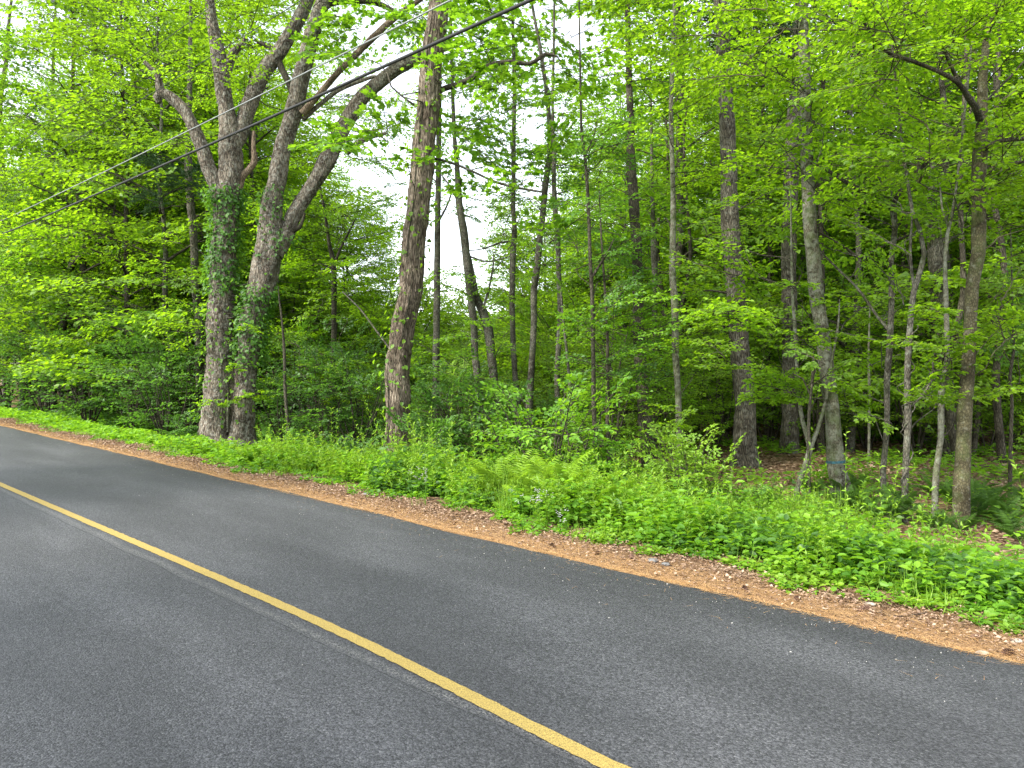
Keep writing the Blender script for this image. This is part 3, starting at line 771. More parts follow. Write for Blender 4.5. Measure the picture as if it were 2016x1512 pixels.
slender('thin dark stem twinned with the tuning-fork tree', [(1200, 905, 9), (1196, 840, 8), (1196, 762, 7), (1196, 658, 6), (1190, 560, 5), (1184, 470, 4)], depth=13.6, extend=1, seed=38, bark='dark',
        sprays=[S((1140, 580, 1300, 660), 8, dz=(-1.2, -.2), scale=.75), S((1180, 680, 1280, 800), 4, dz=(-1, 0), scale=.6)], lmat='herb')
slender('thick dark straight trunk left of the pale reddish one', [(1280, 930, 34), (1277, 900, 29), (1267, 797, 25), (1260, 693, 24), (1256, 589, 21), (1254, 485, 19), (1249, 417, 20), (1242, 312, 17), (1242, 243, 15), (1239, 174, 13), (1235, 0, 10)], depth=15, seed=39, bark='dark',
        sprays=[S((1160, 100, 1340, 520), 12, dz=(-1, 2)), S((1180, 520, 1320, 700), 5, dz=(-.6, 1), scale=.8)], lmat='maple')
slender('slim grey tree with a dark kink behind the thick dark trunk', [(1294, 880, 11), (1291, 762, 11), (1289, 624, 10), (1289, 560, 11), (1288, 485, 14), (1286, 440, 8), (1283, 300, 6)], depth=22, seed=40,
        sprays=[S((1230, 150, 1350, 450), 6, dz=(-1, 2))])
slender('pale reddish smooth tree between two dark trunks', [(1341, 935, 13), (1338, 860, 13), (1336, 827, 13), (1334, 755, 12), (1329, 682, 14), (1329, 609, 14), (1324, 536, 12), (1325, 462, 12), (1325, 383, 10), (1323, 300, 9), (1321, 213, 9), (1327, 35, 7)], depth=13.2, seed=41, bark='pale',
        sprays=[S((1260, 0, 1430, 330), 12, dz=(-1.5, 1)), S((1290, 330, 1400, 480), 4, scale=.8), S((1300, 620, 1420, 860), 5, dz=(-1, .3), scale=.5)], lmat='beech')
slender('dark twin-trunked tree behind the pale reddish stem', [(1362, 860, 34), (1355, 755, 29), (1350, 680, 26), (1347, 645, 24), (1344, 536, 20), (1342, 440, 18), (1338, 250, 14), (1335, 50, 10)], depth=24, seed=42, bark='dark',
        limbs=[dict(p=[(1338, 690, 14), (1318, 640, 13), (1303, 580, 12), (1296, 520, 10), (1290, 440, 8)])], sprays=[S((1250, 100, 1430, 500), 8, dz=(-1, 2), scale=1.2)])
slender('narrow brown trunk between the dark twin trunk and the big pine', [(1420, 830, 17), (1420, 755, 16), (1423, 680, 15), (1426, 609, 13), (1428, 500, 10), (1430, 300, 8)], depth=25, seed=43, bark='dark')

# --- pines
def pine(label, trunk, sprays=(), limbs=(), **k):
    return named_tree('pine_tree', label, trunk, 'pine', limbs=limbs, sprays=sprays, group='pines in the wood', rough=.07, flare=.28, ridges=.025, sides=40, us='needle', lmat='needle', **k)
pine('big dark pine trunk standing on the leaf litter', [(1467, 920, 50), (1467, 864, 43), (1466, 791, 39), (1456, 682, 37), (1451, 609, 36), (1446, 536, 36), (1442, 497, 35), (1437, 426, 34), (1435, 355, 31), (1432, 249, 29), (1427, 160, 28), (1424, 89, 27), (1418, 0, 24)], base=(1467, 917), seed=51,
     limbs=[dict(p=[(1430, 125, 6), (1450, 108, 5), (1455, 85, 3)], bark='dark'), dict(p=[(1418, 175, 5), (1390, 165, 4), (1352, 152, 3)], bark='dark'), dict(p=[(1444, 505, 5), (1425, 502, 4), (1405, 480, 3), (1385, 445, 2)], bark='dark'), dict(p=[(1448, 580, 5), (1400, 572, 4), (1370, 575, 2)], bark='dark')],
     sprays=[S((1330, -140, 1480, 60), 6, dz=(-1, 1.5))])
pine('pine trunk half hidden in leaves between the big pine and the blue-ringed tree', [(1555, 860, 32), (1555, 827, 31), (1555, 682, 29), (1553, 536, 28), (1554, 462, 27), (1557, 355, 27), (1563, 231, 26), (1572, 160, 24), (1573, 53, 22), (1573, 0, 20)], depth=17.5, seed=52, sprays=[S((1490, -60, 1640, 120), 6, dz=(-1, 1.5))])
pine('split dark pine snag with bare orange wood behind the wavy saplings', [(1872, 850, 30), (1868, 827, 28), (1858, 700, 28), (1848, 573, 29), (1842, 500, 28), (1838, 444, 26), (1836, 355, 14)], depth=17, seed=53, extend=.5)
pine('leaning dark pine trunk left of the split snag', [(1822, 850, 17), (1824, 790, 16), (1828, 718, 17), (1830, 640, 14), (1822, 560, 12), (1815, 450, 10)], depth=21, seed=54)
pine('pine trunk rising through the thin crowns at upper left', [(152, 560, 17), (153, 486, 16), (160, 392, 15), (172, 340, 14), (186, 295, 14), (191, 226, 14), (188, 150, 12), (186, 100, 11), (184, 35, 11), (182, -10, 10)], depth=dv(160, 10.5), seed=55, sprays=[S((120, 60, 260, 300), 6, dz=(-1.5, 1.5), scale=1.2)])
pine('broken-looking pine trunk left of the old maple', [(392, 640, 16), (384, 560, 15), (382, 479, 14), (375, 399, 14), (371, 330, 14), (372, 250, 12), (374, 150, 9)], depth=24, seed=56,
     limbs=[dict(p=[(378, 430, 5), (400, 420, 4), (420, 410, 3)], bark='dark')], sprays=[S((340, 320, 420, 400), 5, dz=(-1.5, .5), scale=.9)])
pine('far pine trunk at the right with a torn top', [(1962, 820, 20), (1958, 700, 18), (1955, 560, 16), (1952, 420, 13)], depth=26, seed=57)

# --- trees at the right
ring_root, rk_, rd = named_tree('ringed_tree', 'pale mossy trunk ringed with blue paint near its foot', 
    [(1658, 982, 40), (1654, 950, 35), (1646, 918, 33), (1640, 827, 29), (1631, 755, 28), (1620, 664, 27), (1609, 591, 26), (1602, 518, 27), (1595, 444, 26), (1591, 362, 25), (1588, 280, 22), (1584, 150, 20), (1580, 0, 17)], 'pale', base=(1658, 978), rough=.07, flare=.22, sides=20, seed=61,
    limbs=[dict(p=[(1598, 372, 10), (1618, 358, 8), (1640, 352, 6)], bark='dark')],
    sprays=[S((1480, 60, 1720, 420), 26, dz=(-1.2, 2)), S((1400, 480, 1560, 640), 10, dz=(-1.5, 0), scale=.8), S((1400, 640, 1560, 800), 6, dz=(-1, 1), scale=.6), S((1440, -100, 1760, 100), 16, dz=(-2, 2))], us='small', lmat='beech', tem='ov')
def blue_ring():
    i = np.argmin(np.abs(rk_[:, 2] - P(1645, 905, rd)[2])); c = rk_[i]; t = norm(rk_[i + 1] - rk_[i - 1])
    a = Acc(); r = 33 / 2 * rd / FPX + .008
    tube(a, [c - t * .018, c - t * .006, c + t * .008, c + t * .018], [r + .004, r + .003, r + .001, r], sides=24, step=.02, rough=.05, seed=3, cap=False)
    m = plain('blue_paint', (.03, .10, .125), .9, noise=30)
    link('blue_paint_ring', a.mesh('blue_paint_ring', smooth=True, origin=tuple(ring_root.location)), m, ring_root)
blue_ring()
named_tree('ironwood_tree', 'smooth olive trunk nearest the camera at right, with spreading boughs',
    [(1891, 1052, 33), (1893, 973, 30), (1897, 864, 27), (1902, 773, 26), (1908, 700, 24), (1911, 609, 23), (1915, 555, 23), (1926, 500, 25), (1927, 462, 26), (1927, 355, 25), (1930, 302, 26), (1932, 270, 22), (1934, 213, 19), (1934, 160, 17), (1939, 107, 14), (1946, 53, 11), (1950, 0, 9)], 'olive', base=(1891, 1040), rough=.05, flare=.15, sides=22, seed=62, burls=((3.1, 2, .05, .12),),
    limbs=[dict(p=[(1932, 255, 16), (1925, 220, 14), (1904, 188, 11), (1886, 163, 10), (1850, 142, 8), (1790, 118, 7), (1747, 103, 7), (1719, 71, 6), (1691, 28, 5), (1676, -10, 4)], drift=-1.3, bark='dark', label='dark bough arching far to the left'),
           dict(p=[(1890, 168, 8), (1868, 121, 7), (1854, 89, 6), (1830, 60, 5), (1811, 46, 4), (1795, 10, 3)], drift=-.6, bark='dark'),
           dict(p=[(1932, 300, 12), (1945, 288, 10), (1968, 277, 9), (2014, 273, 8), (2060, 262, 5)], drift=-.5, bark='dark'),
           dict(p=[(1935, 335, 7), (1950, 325, 6), (1975, 321, 6), (2020, 318, 5)], drift=.5, bark='dark'),
           dict(p=[(1927, 365, 5), (1905, 378, 5), (1870, 382, 4), (1840, 375, 3), (1810, 360, 2)], drift=.3, bark='dark'),
           dict(p=[(1930, 215, 4), (1955, 185, 4), (1990, 150, 4), (2016, 120, 3)], drift=.3, bark='dark')],
    sprays=[S((1600, -60, 2040, 130), 30, dz=(-1.6, 1.2), scale=.8), S((1660, 130, 2030, 330), 24, dz=(-1, 1.5), scale=.8), S((1940, 330, 2040, 620), 6, dz=(-.5, 1), scale=.7), S((1700, 520, 2030, 760), 7, dz=(-.7, .6), scale=.45), S((1180, -80, 1600, 60), 12, dz=(-1, .8), scale=.8), S((1300, 60, 1500, 170), 5, dz=(-.8, .5), scale=.7)], us='small', lmat='beech', tem='ov')
GR = 'saplings among the trees at right'
def sapling(label, trunk, limbs=(), sprays=(), bark='pale', **k):
    k.setdefault('lmat', 'beech')
    return named_tree('sapling', label, trunk, bark, limbs=limbs, sprays=sprays, group=GR, rough=.08, flare=.12, sides=9, us='small', tem='ov', **k)
sapling('low bent sapling forking just left of the blue-ringed trunk', [(1560, 993, 10), (1577, 937, 11), (1595, 882, 12), (1579, 827, 8), (1571, 755, 7), (1566, 664, 7), (1560, 573, 6), (1558, 480, 4)], base=(1560, 990), extend=1, seed=71,
        limbs=[dict(p=[(1595, 884, 9), (1613, 835, 7), (1628, 775, 6), (1638, 710, 5), (1650, 640, 4), (1653, 590, 2)])], sprays=[S((1500, 600, 1640, 800), 7, scale=.6, dz=(-.4, .6))])
sapling('black leafless-looking sapling crossing the blue-ringed trunk', [(1593, 940, 6), (1592, 870, 6), (1593, 809, 6), (1598, 760, 5), (1600, 733, 5)], depth=11, extend=.3, bark='dark', seed=72,
        limbs=[dict(p=[(1596, 780, 3), (1580, 745, 3), (1560, 735, 2)]), dict(p=[(1599, 745, 3), (1615, 710, 2)])], sprays=[S((1560, 690, 1640, 760), 2, scale=.4)])
sapling('grey tree that forks into two wide arching boughs at head height of the wood', [(1741, 990, 13), (1738, 929, 11), (1746, 846, 11), (1746, 755, 12), (1751, 675, 12), (1755, 591, 11), (1754, 518, 10), (1762, 444, 11), (1757, 405, 12)], base=(1742, 984), extend=0, bark='grey', seed=73,
        limbs=[dict(p=[(1757, 408, 11), (1744, 396, 10), (1733, 387, 9), (1708, 378, 8), (1680, 366, 8), (1655, 352, 7), (1620, 330, 6), (1595, 320, 4)], drift=-.4, bark='dark'),
               dict(p=[(1757, 408, 10), (1765, 387, 9), (1797, 348, 9), (1822, 323, 8), (1861, 288, 7), (1886, 262, 7), (1904, 238, 5), (1918, 190, 3)], drift=.4, bark='dark'),
               dict(p=[(1760, 450, 6), (1772, 440, 5), (1778, 425, 2)], bark='dark'), dict(p=[(1808, 338, 6), (1812, 310, 5), (1815, 292, 3)], bark='dark'),
               dict(p=[(1750, 650, 6), (1725, 620, 5), (1690, 570, 5), (1650, 530, 4), (1600, 480, 3)], drift=.5)],
        sprays=[S((1560, 680, 1800, 880), 5, dz=(-.4, .8), scale=.45), S((1560, 240, 1900, 340), 15, dz=(-1, 1), scale=.8), S((1640, 400, 1830, 620), 8, dz=(-.5, 1.3), scale=.7), S((1660, 620, 1800, 760), 4, dz=(-.5, .8), scale=.5)])
sapling('wavy tree with a curled vine climbing its lower stem', [(1781, 1032, 12), (1782, 937, 12), (1788, 827, 13), (1786, 755, 12), (1789, 682, 12), (1793, 627, 11), (1799, 573, 11), (1813, 529, 10), (1820, 500, 9), (1811, 454, 8), (1797, 419, 7), (1786, 355, 6), (1779, 309, 5)], base=(1782, 1028), seed=74, bark='grey',
        limbs=[dict(p=[(1800, 570, 6), (1793, 520, 6), (1792, 480, 5), (1796, 430, 4)]), dict(p=[(1794, 800, 4), (1815, 780, 4), (1835, 745, 4), (1836, 705, 3)])],
        sprays=[S((1720, 330, 1880, 520), 9, dz=(-.6, 1), scale=.7), S((1790, 560, 1900, 800), 6, dz=(-.3, 1), scale=.5)])
sapling('slim pale stem left beside the nearest olive trunk', [(1840, 1040, 12), (1842, 937, 12), (1852, 864, 11), (1853, 773, 13), (1864, 718, 11), (1864, 645, 10), (1862, 573, 9), (1860, 515, 8), (1865, 462, 7), (1875, 419, 6), (1885, 350, 5)], base=(1841, 1035), seed=75,
        limbs=[dict(p=[(1868, 452, 4), (1855, 410, 4), (1850, 360, 3)])], sprays=[S((1800, 300, 1960, 480), 7, dz=(-.5, 1), scale=.7), S((1860, 640, 2000, 800), 5, dz=(-.2, 1.2), scale=.5)])
sapling('thin black sapling at the far right edge', [(1990, 860, 7), (1992, 790, 6), (1988, 740, 6), (1996, 690, 5), (1994, 640, 4)], depth=12, extend=1.5, bark='dark', seed=76, lmat='shrub', sprays=[S((1940, 560, 2040, 760), 6, dz=(-.6, .6), scale=.6)])
sapling('thin bleached dead pole between the ringed trunk and the forking tree', [(1711, 840, 5), (1711, 760, 5), (1710, 690, 4), (1712, 620, 3)], depth=15, extend=.3, seed=77)

# vine curling round the wavy tree
def vine():
    a = Acc(); _, d = ground_at(1782, 1028)
    tk = [(1782, 1010), (1784, 930), (1790, 860), (1789, 800), (1786, 750), (1790, 690), (1796, 640)]
    pts = []
    for i in range(60):
        t = i / 59 * (len(tk) - 1); k = min(int(t), len(tk) - 2); f = t - k
        c = P(tk[k][0] + (tk[k + 1][0] - tk[k][0]) * f, tk[k][1] + (tk[k + 1][1] - tk[k][1]) * f, d)
        th = i * .42; rr = .05 + .03 * math.sin(i * .9) + (.05 if i % 17 < 5 else 0)
        pts.append(c + np.array([math.cos(th) * rr, math.sin(th) * rr, 0]))
    tube(a, pts, [.011 - .0001 * i for i in range(60)], sides=6, step=.06, rough=.1)
    loc = tuple(pts[0])
    o = link('climbing_vine', a.mesh('climbing_vine', smooth=True, origin=loc), BM['grey'], None, loc)
    tag(o, 'bare woody vine curling round the wavy tree', 'vine')
vine()

# --- trees at the left, beyond the shrubs
GL = 'forking young trees at left'
def lefty(label, trunk, limbs=(), sprays=(), bark='grey', **k):
    return named_tree('young_tree', label, trunk, bark, limbs=limbs, sprays=sprays, group=GL, rough=.08, flare=.12, sides=9, us='mid', lmat='beech', **k)
lefty('grey tree leaning right with forks spreading at upper left', [(44, 600, 16), (46, 503, 15), (55, 427, 12), (70, 385, 11), (85, 340, 10), (97, 323, 10), (100, 270, 8), (102, 200, 7), (108, 60, 5)], depth=dv(60, 9.5), seed=81,
      limbs=[dict(p=[(97, 325, 8), (110, 300, 7), (121, 278, 7), (150, 245, 6), (185, 230, 5), (220, 210, 3)]), dict(p=[(98, 330, 5), (115, 320, 5), (135, 315, 4), (160, 300, 3)]), dict(p=[(0, 268, 6), (40, 235, 6), (85, 195, 4)], bark='dark')],
      sprays=[S((-20, 60, 220, 480), 16, dz=(-1.5, 2)), S((-20, -60, 240, 180), 18, dz=(-2, 3), keep=.8)])
lefty('slim tree at the left edge with a thin top against the sky', [(10, 620, 14), (8, 400, 11), (0, 220, 9), (12, 120, 8), (18, 40, 6), (25, -20, 5)], depth=dv(10, 8.8), seed=82, sprays=[S((-40, 0, 110, 420), 30, dz=(-2, 3))])
lefty('dark crooked tree above the left shrubs', [(104, 760, 16), (112, 700, 14), (122, 650, 13), (132, 606, 13), (134, 580, 14), (140, 526, 12), (165, 500, 9), (200, 478, 7), (212, 470, 5)], depth=dv(115, 8.8), bark='dark', seed=83, extend=1.2,
      limbs=[dict(p=[(133, 560, 6), (160, 540, 5), (195, 520, 4), (240, 505, 2)]), dict(p=[(125, 625, 6), (155, 632, 6), (172, 660, 6), (186, 668, 7), (188, 655, 6), (200, 640, 5), (212, 625, 3)]), dict(p=[(186, 672, 6), (200, 690, 5), (206, 695, 3)])],
      sprays=[S((20, 470, 330, 720), 32, dz=(-1.5, 2)), S((180, 330, 400, 560), 12, dz=(-1, 3))])
lefty('slim tree with a clean grey stem left of the pine', [(78, 560, 11), (82, 470, 10), (90, 380, 8), (96, 300, 6)], depth=dv(85, 11), seed=84, sprays=[S((20, 200, 180, 500), 7, dz=(-1, 2))])
lefty('thin sapling stem twisting up right of the old maple', [(570, 890, 7), (566, 830, 7), (561, 760, 6), (560, 700, 6), (556, 640, 4), (550, 590, 3)], depth=16.8, extend=.3, bark='dark', seed=85, sprays=[S((560, 670, 690, 820), 9, dz=(.4, 2.0), scale=.6)])
lefty('dark tree with a flat-topped crown in the gap right of the old maple', [(657, 790, 13), (657, 700, 11), (658, 610, 11), (656, 520, 10), (648, 480, 7), (640, 420, 6), (632, 380, 4)], depth=21, bark='dark', seed=86, extend=.6,
      limbs=[dict(p=[(657, 525, 6), (670, 490, 5), (688, 455, 4), (700, 430, 2)]), dict(p=[(656, 530, 5), (632, 520, 4), (600, 525, 3)])],
      sprays=[S((570, 380, 740, 560), 18, dz=(-1.5, 1.5), scale=.9), S((560, 560, 720, 700), 6)])

# ================================================================== CLIMBERS
def climber(name, label, sk, zr, n, radius, depthdir=-1, leaf=.09, lmat='shrub', xr=None, seed=0, off=.03, side=None):
    rs = np.random.default_rng(seed)
    m = (sk[:, 2] > zr[0]) & (sk[:, 2] < zr[1])
    if xr: m &= (sk[:, 0] > xr[0]) & (sk[:, 0] < xr[1])
    q = sk[m]
    if len(q) == 0: return
    idx = rs.integers(len(q), size=n)
    th = rs.uniform(0, 2 * math.pi, n) if side is None else rs.normal(side, .8, n)
    r = radius + np.abs(rs.normal(0, off, n))
    pos = q[idx] + np.stack([np.cos(th) * r, np.sin(th) * r, rs.normal(0, .05, n)], 1)
    out = np.stack([np.cos(th), np.sin(th), np.zeros(n)], 1)
    d = norm(out * .6 + np.array([0, 0, -.5]) + rs.normal(0, .45, (n, 3)))
    nn = norm(out + np.array([0, 0, .8]) + rs.normal(0, .3, (n, 3)))
    a = Acc(); L = leaf * rs.uniform(.6, 1.2, n)
    add_leaves(a, pos, d, nn, L, L * .8, .5 + rs.normal(0, .2, n), 'ov')
    loc = tuple(q[0])
    root = empty(name, loc); tag(root, label, 'climbing plant', None)
    c = link('foliage', a.mesh('foliage', origin=loc), LM[lmat], root); c['kind'] = 'stuff'
    w_ = Acc(); qq = q[np.argsort(q[:, 2])][::3]
    if len(qq) > 3:
        th0 = rs.uniform(3.5, 5.5)
        tube(w_, qq + np.array([math.cos(th0), math.sin(th0), 0]) * (radius * 1.02), [.012] * len(qq), sides=5, step=.2, rough=.2)
        link('stem', w_.mesh('stem', smooth=True, origin=loc), BM['dark'], root)
left_stem = mk[mk[:, 0] < P(470, 500, md)[0]]
right_stem = mk[(mk[:, 0] >= P(470, 500, md)[0])]
zof = lambda py: P(450, py, md)[2]
climber('ivy', 'dense dark ivy sleeve round the upper left stem of the old maple', left_stem, (zof(580), zof(375)), 1900, .27, seed=1, off=.09)
climber('ivy', 'ivy tuft in the crook between the old maple stems', right_stem, (zof(720), zof(570)), 1300, .30, seed=2, off=.08, xr=(P(475, 600, md)[0], P(530, 600, md)[0]))
climber('ivy', 'thin ivy strand on the right stem of the old maple below its fork', right_stem, (zof(510), zof(370)), 420, .24, seed=3, off=.07, xr=(P(500, 400, md)[0], P(560, 400, md)[0]))
climber('creeper', 'loose leafy creeper low across both stems of the old maple', mk, (zof(830), zof(540)), 700, .30, seed=4, off=.16, lmat='maple', xr=(P(400, 700, md)[0], P(530, 700, md)[0]))
zo = lambda py: P(820, py, od)[2]
climber('creeper', 'bright five-leaved creeper dotted up the tall brown trunk', ok, (zo(520), zo(20)), 420, .22, seed=5, off=.09, lmat='beech', leaf=.10, xr=(P(800, 300, od)[0], P(885, 300, od)[0]))
climber('creeper', 'sparse creeper around the foot of the tall brown trunk', ok, (zo(890), zo(700)), 110, .24, seed=6, off=.12, lmat='maple', leaf=.10, xr=(P(740, 300, od)[0], P(835, 300, od)[0]))
climber('creeper', 'few creeper leaves at mid height of the tall brown trunk', ok, (zo(690), zo(520)), 90, .22, seed=8, off=.10, lmat='beech', leaf=.10, xr=(P(760, 300, od)[0], P(845, 300, od)[0]))

# ================================================================== SHRUBS
def shrub_meshes(seed, h, rad, us, tem, nst, lmat, upr=.6):
    rs = np.random.default_rng(seed)
    cr = Crown(us, tem, rs); st = Acc()
    for i in range(nst):
        th = rs.uniform(0, 6.28); lean = rs.uniform(.15, .9) * rad / h
        hh = h * rs.uniform(.6, 1.0)
        tip = np.array([math.cos(th) * lean * hh, math.sin(th) * lean * hh, hh])
        b = np.array([math.cos(th), math.sin(th), 0]) * rs.uniform(.02, .12)
        mid = (b + tip) / 2 + rs.normal(0, .05 * h, 3) * np.array([1, 1, 0])
        b[2] = -.06
        p, _ = tube(st, [b, mid, tip], [.012 + .006 * h, .008 + .003 * h, .004], sides=5, step=.2, cap=False)
        k = max(3, int(hh * 4 * upr))
        for j in range(k):
            t = rs.uniform(.22, 1.0); q = p[min(int(t * (len(p) - 1)), len(p) - 1)]
            az = th + rs.normal(0, 1.3)
            cr.unit(q, [math.cos(az), math.sin(az), rs.uniform(-.05, .35)], rs.uniform(.6, 1.0) * min(1.3, rad / 1.1), 1.0)
        cr.unit(p[-1], [math.cos(th) * .5, math.sin(th) * .5, .6], .55)
    return cr.leaf.mesh('foliage'), cr.wood.mesh('branches'), st.mesh('stems', smooth=True)
SH = {}
def shrub_proto(key, seed, h, rad, us, tem, nst, lmat, upr=.6):
    SH[key] = (*shrub_meshes(seed, h, rad, us, tem, nst, lmat, upr), lmat)
for i in range(3): shrub_proto(f'tall{i}', 900 + i, 2.6, 1.5, 'bush', 'rh', 9, 'shrub', .55)
for i in range(3): shrub_proto(f'low{i}', 920 + i, 1.15, 1.0, 'bush', 'ov', 7, 'shrub', .9)
for i in range(2): shrub_proto(f'bright{i}', 940 + i, 1.1, .75, 'young', 'ov', 11, 'herb', 2.0)
for i in range(2): shrub_proto(f'far{i}', 960 + i, 2.6, 1.9, 'mid', 'rh', 8, 'beech', .5)
for i in range(2): shrub_proto(f'tree{i}', 980 + i, 3.6, 1.5, 'small', 'rh', 5, 'maple', .7)
def shrub(name, label, key, x, y, s=1.0, group=None, rot=None, lmat=None, sink=0.0, cat='shrub', sz=None):
    fol, wood, st, lm = SH[key]
    root = empty(name, (x, y, float(G(x, y)) - sink)); root.scale = (s, s, sz or s)
    root.rotation_euler = (0, 0, random.uniform(0, 6.28) if rot is None else rot)
    tag(root, label, cat, group)
    f = link('foliage', fol, LM[lm], root); f['kind'] = 'stuff'
    if lmat:
        f.material_slots[0].link = 'OBJECT'; f.material_slots[0].material = LM[lmat]
    b = link('branches', wood, BM['dark'], root); b['kind'] = 'stuff'
    link('stems', st, BM['dark'], root)
    return root
def dv(px, v):
    return v / (VD[1] - VD[0] * (1008 - px) / FPX)
def at(px, d):
    p = P(px, 710, d); return p[0], p[1]
GD = 'dark shrubs along the left of the wood edge'
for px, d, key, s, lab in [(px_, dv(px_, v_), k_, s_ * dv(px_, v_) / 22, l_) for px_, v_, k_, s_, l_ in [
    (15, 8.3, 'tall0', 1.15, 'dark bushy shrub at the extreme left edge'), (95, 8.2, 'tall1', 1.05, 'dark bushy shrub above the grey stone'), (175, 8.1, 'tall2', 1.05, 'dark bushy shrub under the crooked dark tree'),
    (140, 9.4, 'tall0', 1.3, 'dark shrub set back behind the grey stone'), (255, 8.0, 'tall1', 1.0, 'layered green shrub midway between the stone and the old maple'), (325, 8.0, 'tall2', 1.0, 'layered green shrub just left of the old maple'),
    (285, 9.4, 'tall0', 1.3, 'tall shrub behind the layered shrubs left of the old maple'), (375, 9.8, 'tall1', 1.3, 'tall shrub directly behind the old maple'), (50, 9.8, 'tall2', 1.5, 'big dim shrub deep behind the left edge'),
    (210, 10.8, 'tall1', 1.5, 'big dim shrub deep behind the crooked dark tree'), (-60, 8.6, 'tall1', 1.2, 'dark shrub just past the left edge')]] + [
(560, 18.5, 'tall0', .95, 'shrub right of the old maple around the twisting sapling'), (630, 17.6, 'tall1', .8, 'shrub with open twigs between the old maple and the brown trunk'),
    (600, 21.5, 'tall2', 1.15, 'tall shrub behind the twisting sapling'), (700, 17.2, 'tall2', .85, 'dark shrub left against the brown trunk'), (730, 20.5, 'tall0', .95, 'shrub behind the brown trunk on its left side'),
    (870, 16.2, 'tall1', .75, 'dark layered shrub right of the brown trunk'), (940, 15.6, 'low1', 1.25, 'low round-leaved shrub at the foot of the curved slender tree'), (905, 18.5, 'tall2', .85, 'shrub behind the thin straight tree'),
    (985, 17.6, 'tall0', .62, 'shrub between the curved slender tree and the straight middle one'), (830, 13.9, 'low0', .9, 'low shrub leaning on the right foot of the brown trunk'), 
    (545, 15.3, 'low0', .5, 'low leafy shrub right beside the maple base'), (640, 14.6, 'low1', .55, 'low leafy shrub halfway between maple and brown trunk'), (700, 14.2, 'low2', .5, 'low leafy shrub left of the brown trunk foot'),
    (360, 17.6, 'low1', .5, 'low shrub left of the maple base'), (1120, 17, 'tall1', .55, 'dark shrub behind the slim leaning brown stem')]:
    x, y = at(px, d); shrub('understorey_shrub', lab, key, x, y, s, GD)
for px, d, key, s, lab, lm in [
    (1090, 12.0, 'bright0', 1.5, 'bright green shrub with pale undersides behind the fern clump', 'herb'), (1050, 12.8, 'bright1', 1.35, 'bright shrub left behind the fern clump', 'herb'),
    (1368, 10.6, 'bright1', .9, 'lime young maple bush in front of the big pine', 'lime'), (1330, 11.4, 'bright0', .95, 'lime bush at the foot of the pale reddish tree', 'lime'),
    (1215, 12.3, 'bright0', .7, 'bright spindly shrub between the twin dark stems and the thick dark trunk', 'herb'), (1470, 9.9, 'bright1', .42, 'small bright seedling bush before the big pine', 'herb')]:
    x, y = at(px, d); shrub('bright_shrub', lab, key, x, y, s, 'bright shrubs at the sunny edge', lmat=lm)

GU = 'understorey of the wood at right'
UNDER = 'small leafy understorey tree among the trunks of the right-hand wood'
rs_u = np.random.default_rng(77)
cnt = 0
for px0, d0 in [(1190, 15.5), (1240, 19), (1310, 17), (1400, 19), (1515, 20), (1600, 18), (1720, 19), (1790, 17.5), (1860, 19), (1940, 17.5), (2000, 18), (2090, 14), (1660, 21), (1770, 22), (1900, 21), (1450, 23), (1340, 23), (1990, 20), (2110, 17), (1580, 25), (1840, 26), (1700, 27), (1960, 28), (1490, 29), (1380, 30), (2080, 24)]:
    px0 = px0 + rs_u.uniform(-15, 15); x, y = at(px0, d0)
    key = f'tree{cnt % 2}' if d0 > 14.5 else f'low{cnt % 3}'
    r_ = shrub('understorey_tree', UNDER, key, x, y, rs_u.uniform(.75, 1.1), GU, lmat='beech' if cnt % 3 else 'maple', cat='small tree'); cnt += 1; later(r_, px0, d0, 'small understorey tree')
# sunny bushes beyond the gap
GB = 'sunlit bushes of the clearing'
for px0, d0, s in [(600, 34, 1.2), (680, 32, 1.15), (745, 30, 1.0), (700, 42, 1.7), (800, 36, .95), (850, 31, .8), (900, 38, .85), (930, 29, .7), (985, 33, .95), (1040, 30, .9), (1080, 36, 1.25), (1130, 30, 1.15), (1170, 27, 1.15), (1190, 36, 1.6), (960, 46, 1.3), (840, 48, 1.4), (760, 46, 1.4), (1060, 46, 1.7), (1230, 31, 1.5), (530, 33, 1.6), (1015, 25, .55), (880, 24, .5), (780, 25, .55), (1110, 23.5, .7)]:
    x, y = at(px0, d0)
    s *= 1.35
    r_ = shrub('sunlit_bush', 'yellow-green bush in the bright clearing behind the slender trees', f'far{cnt % 2}', x, y, s, GB, lmat='lime' if cnt % 2 else 'beech'); cnt += 1; later(r_, px0, d0, 'yellow-green bush')

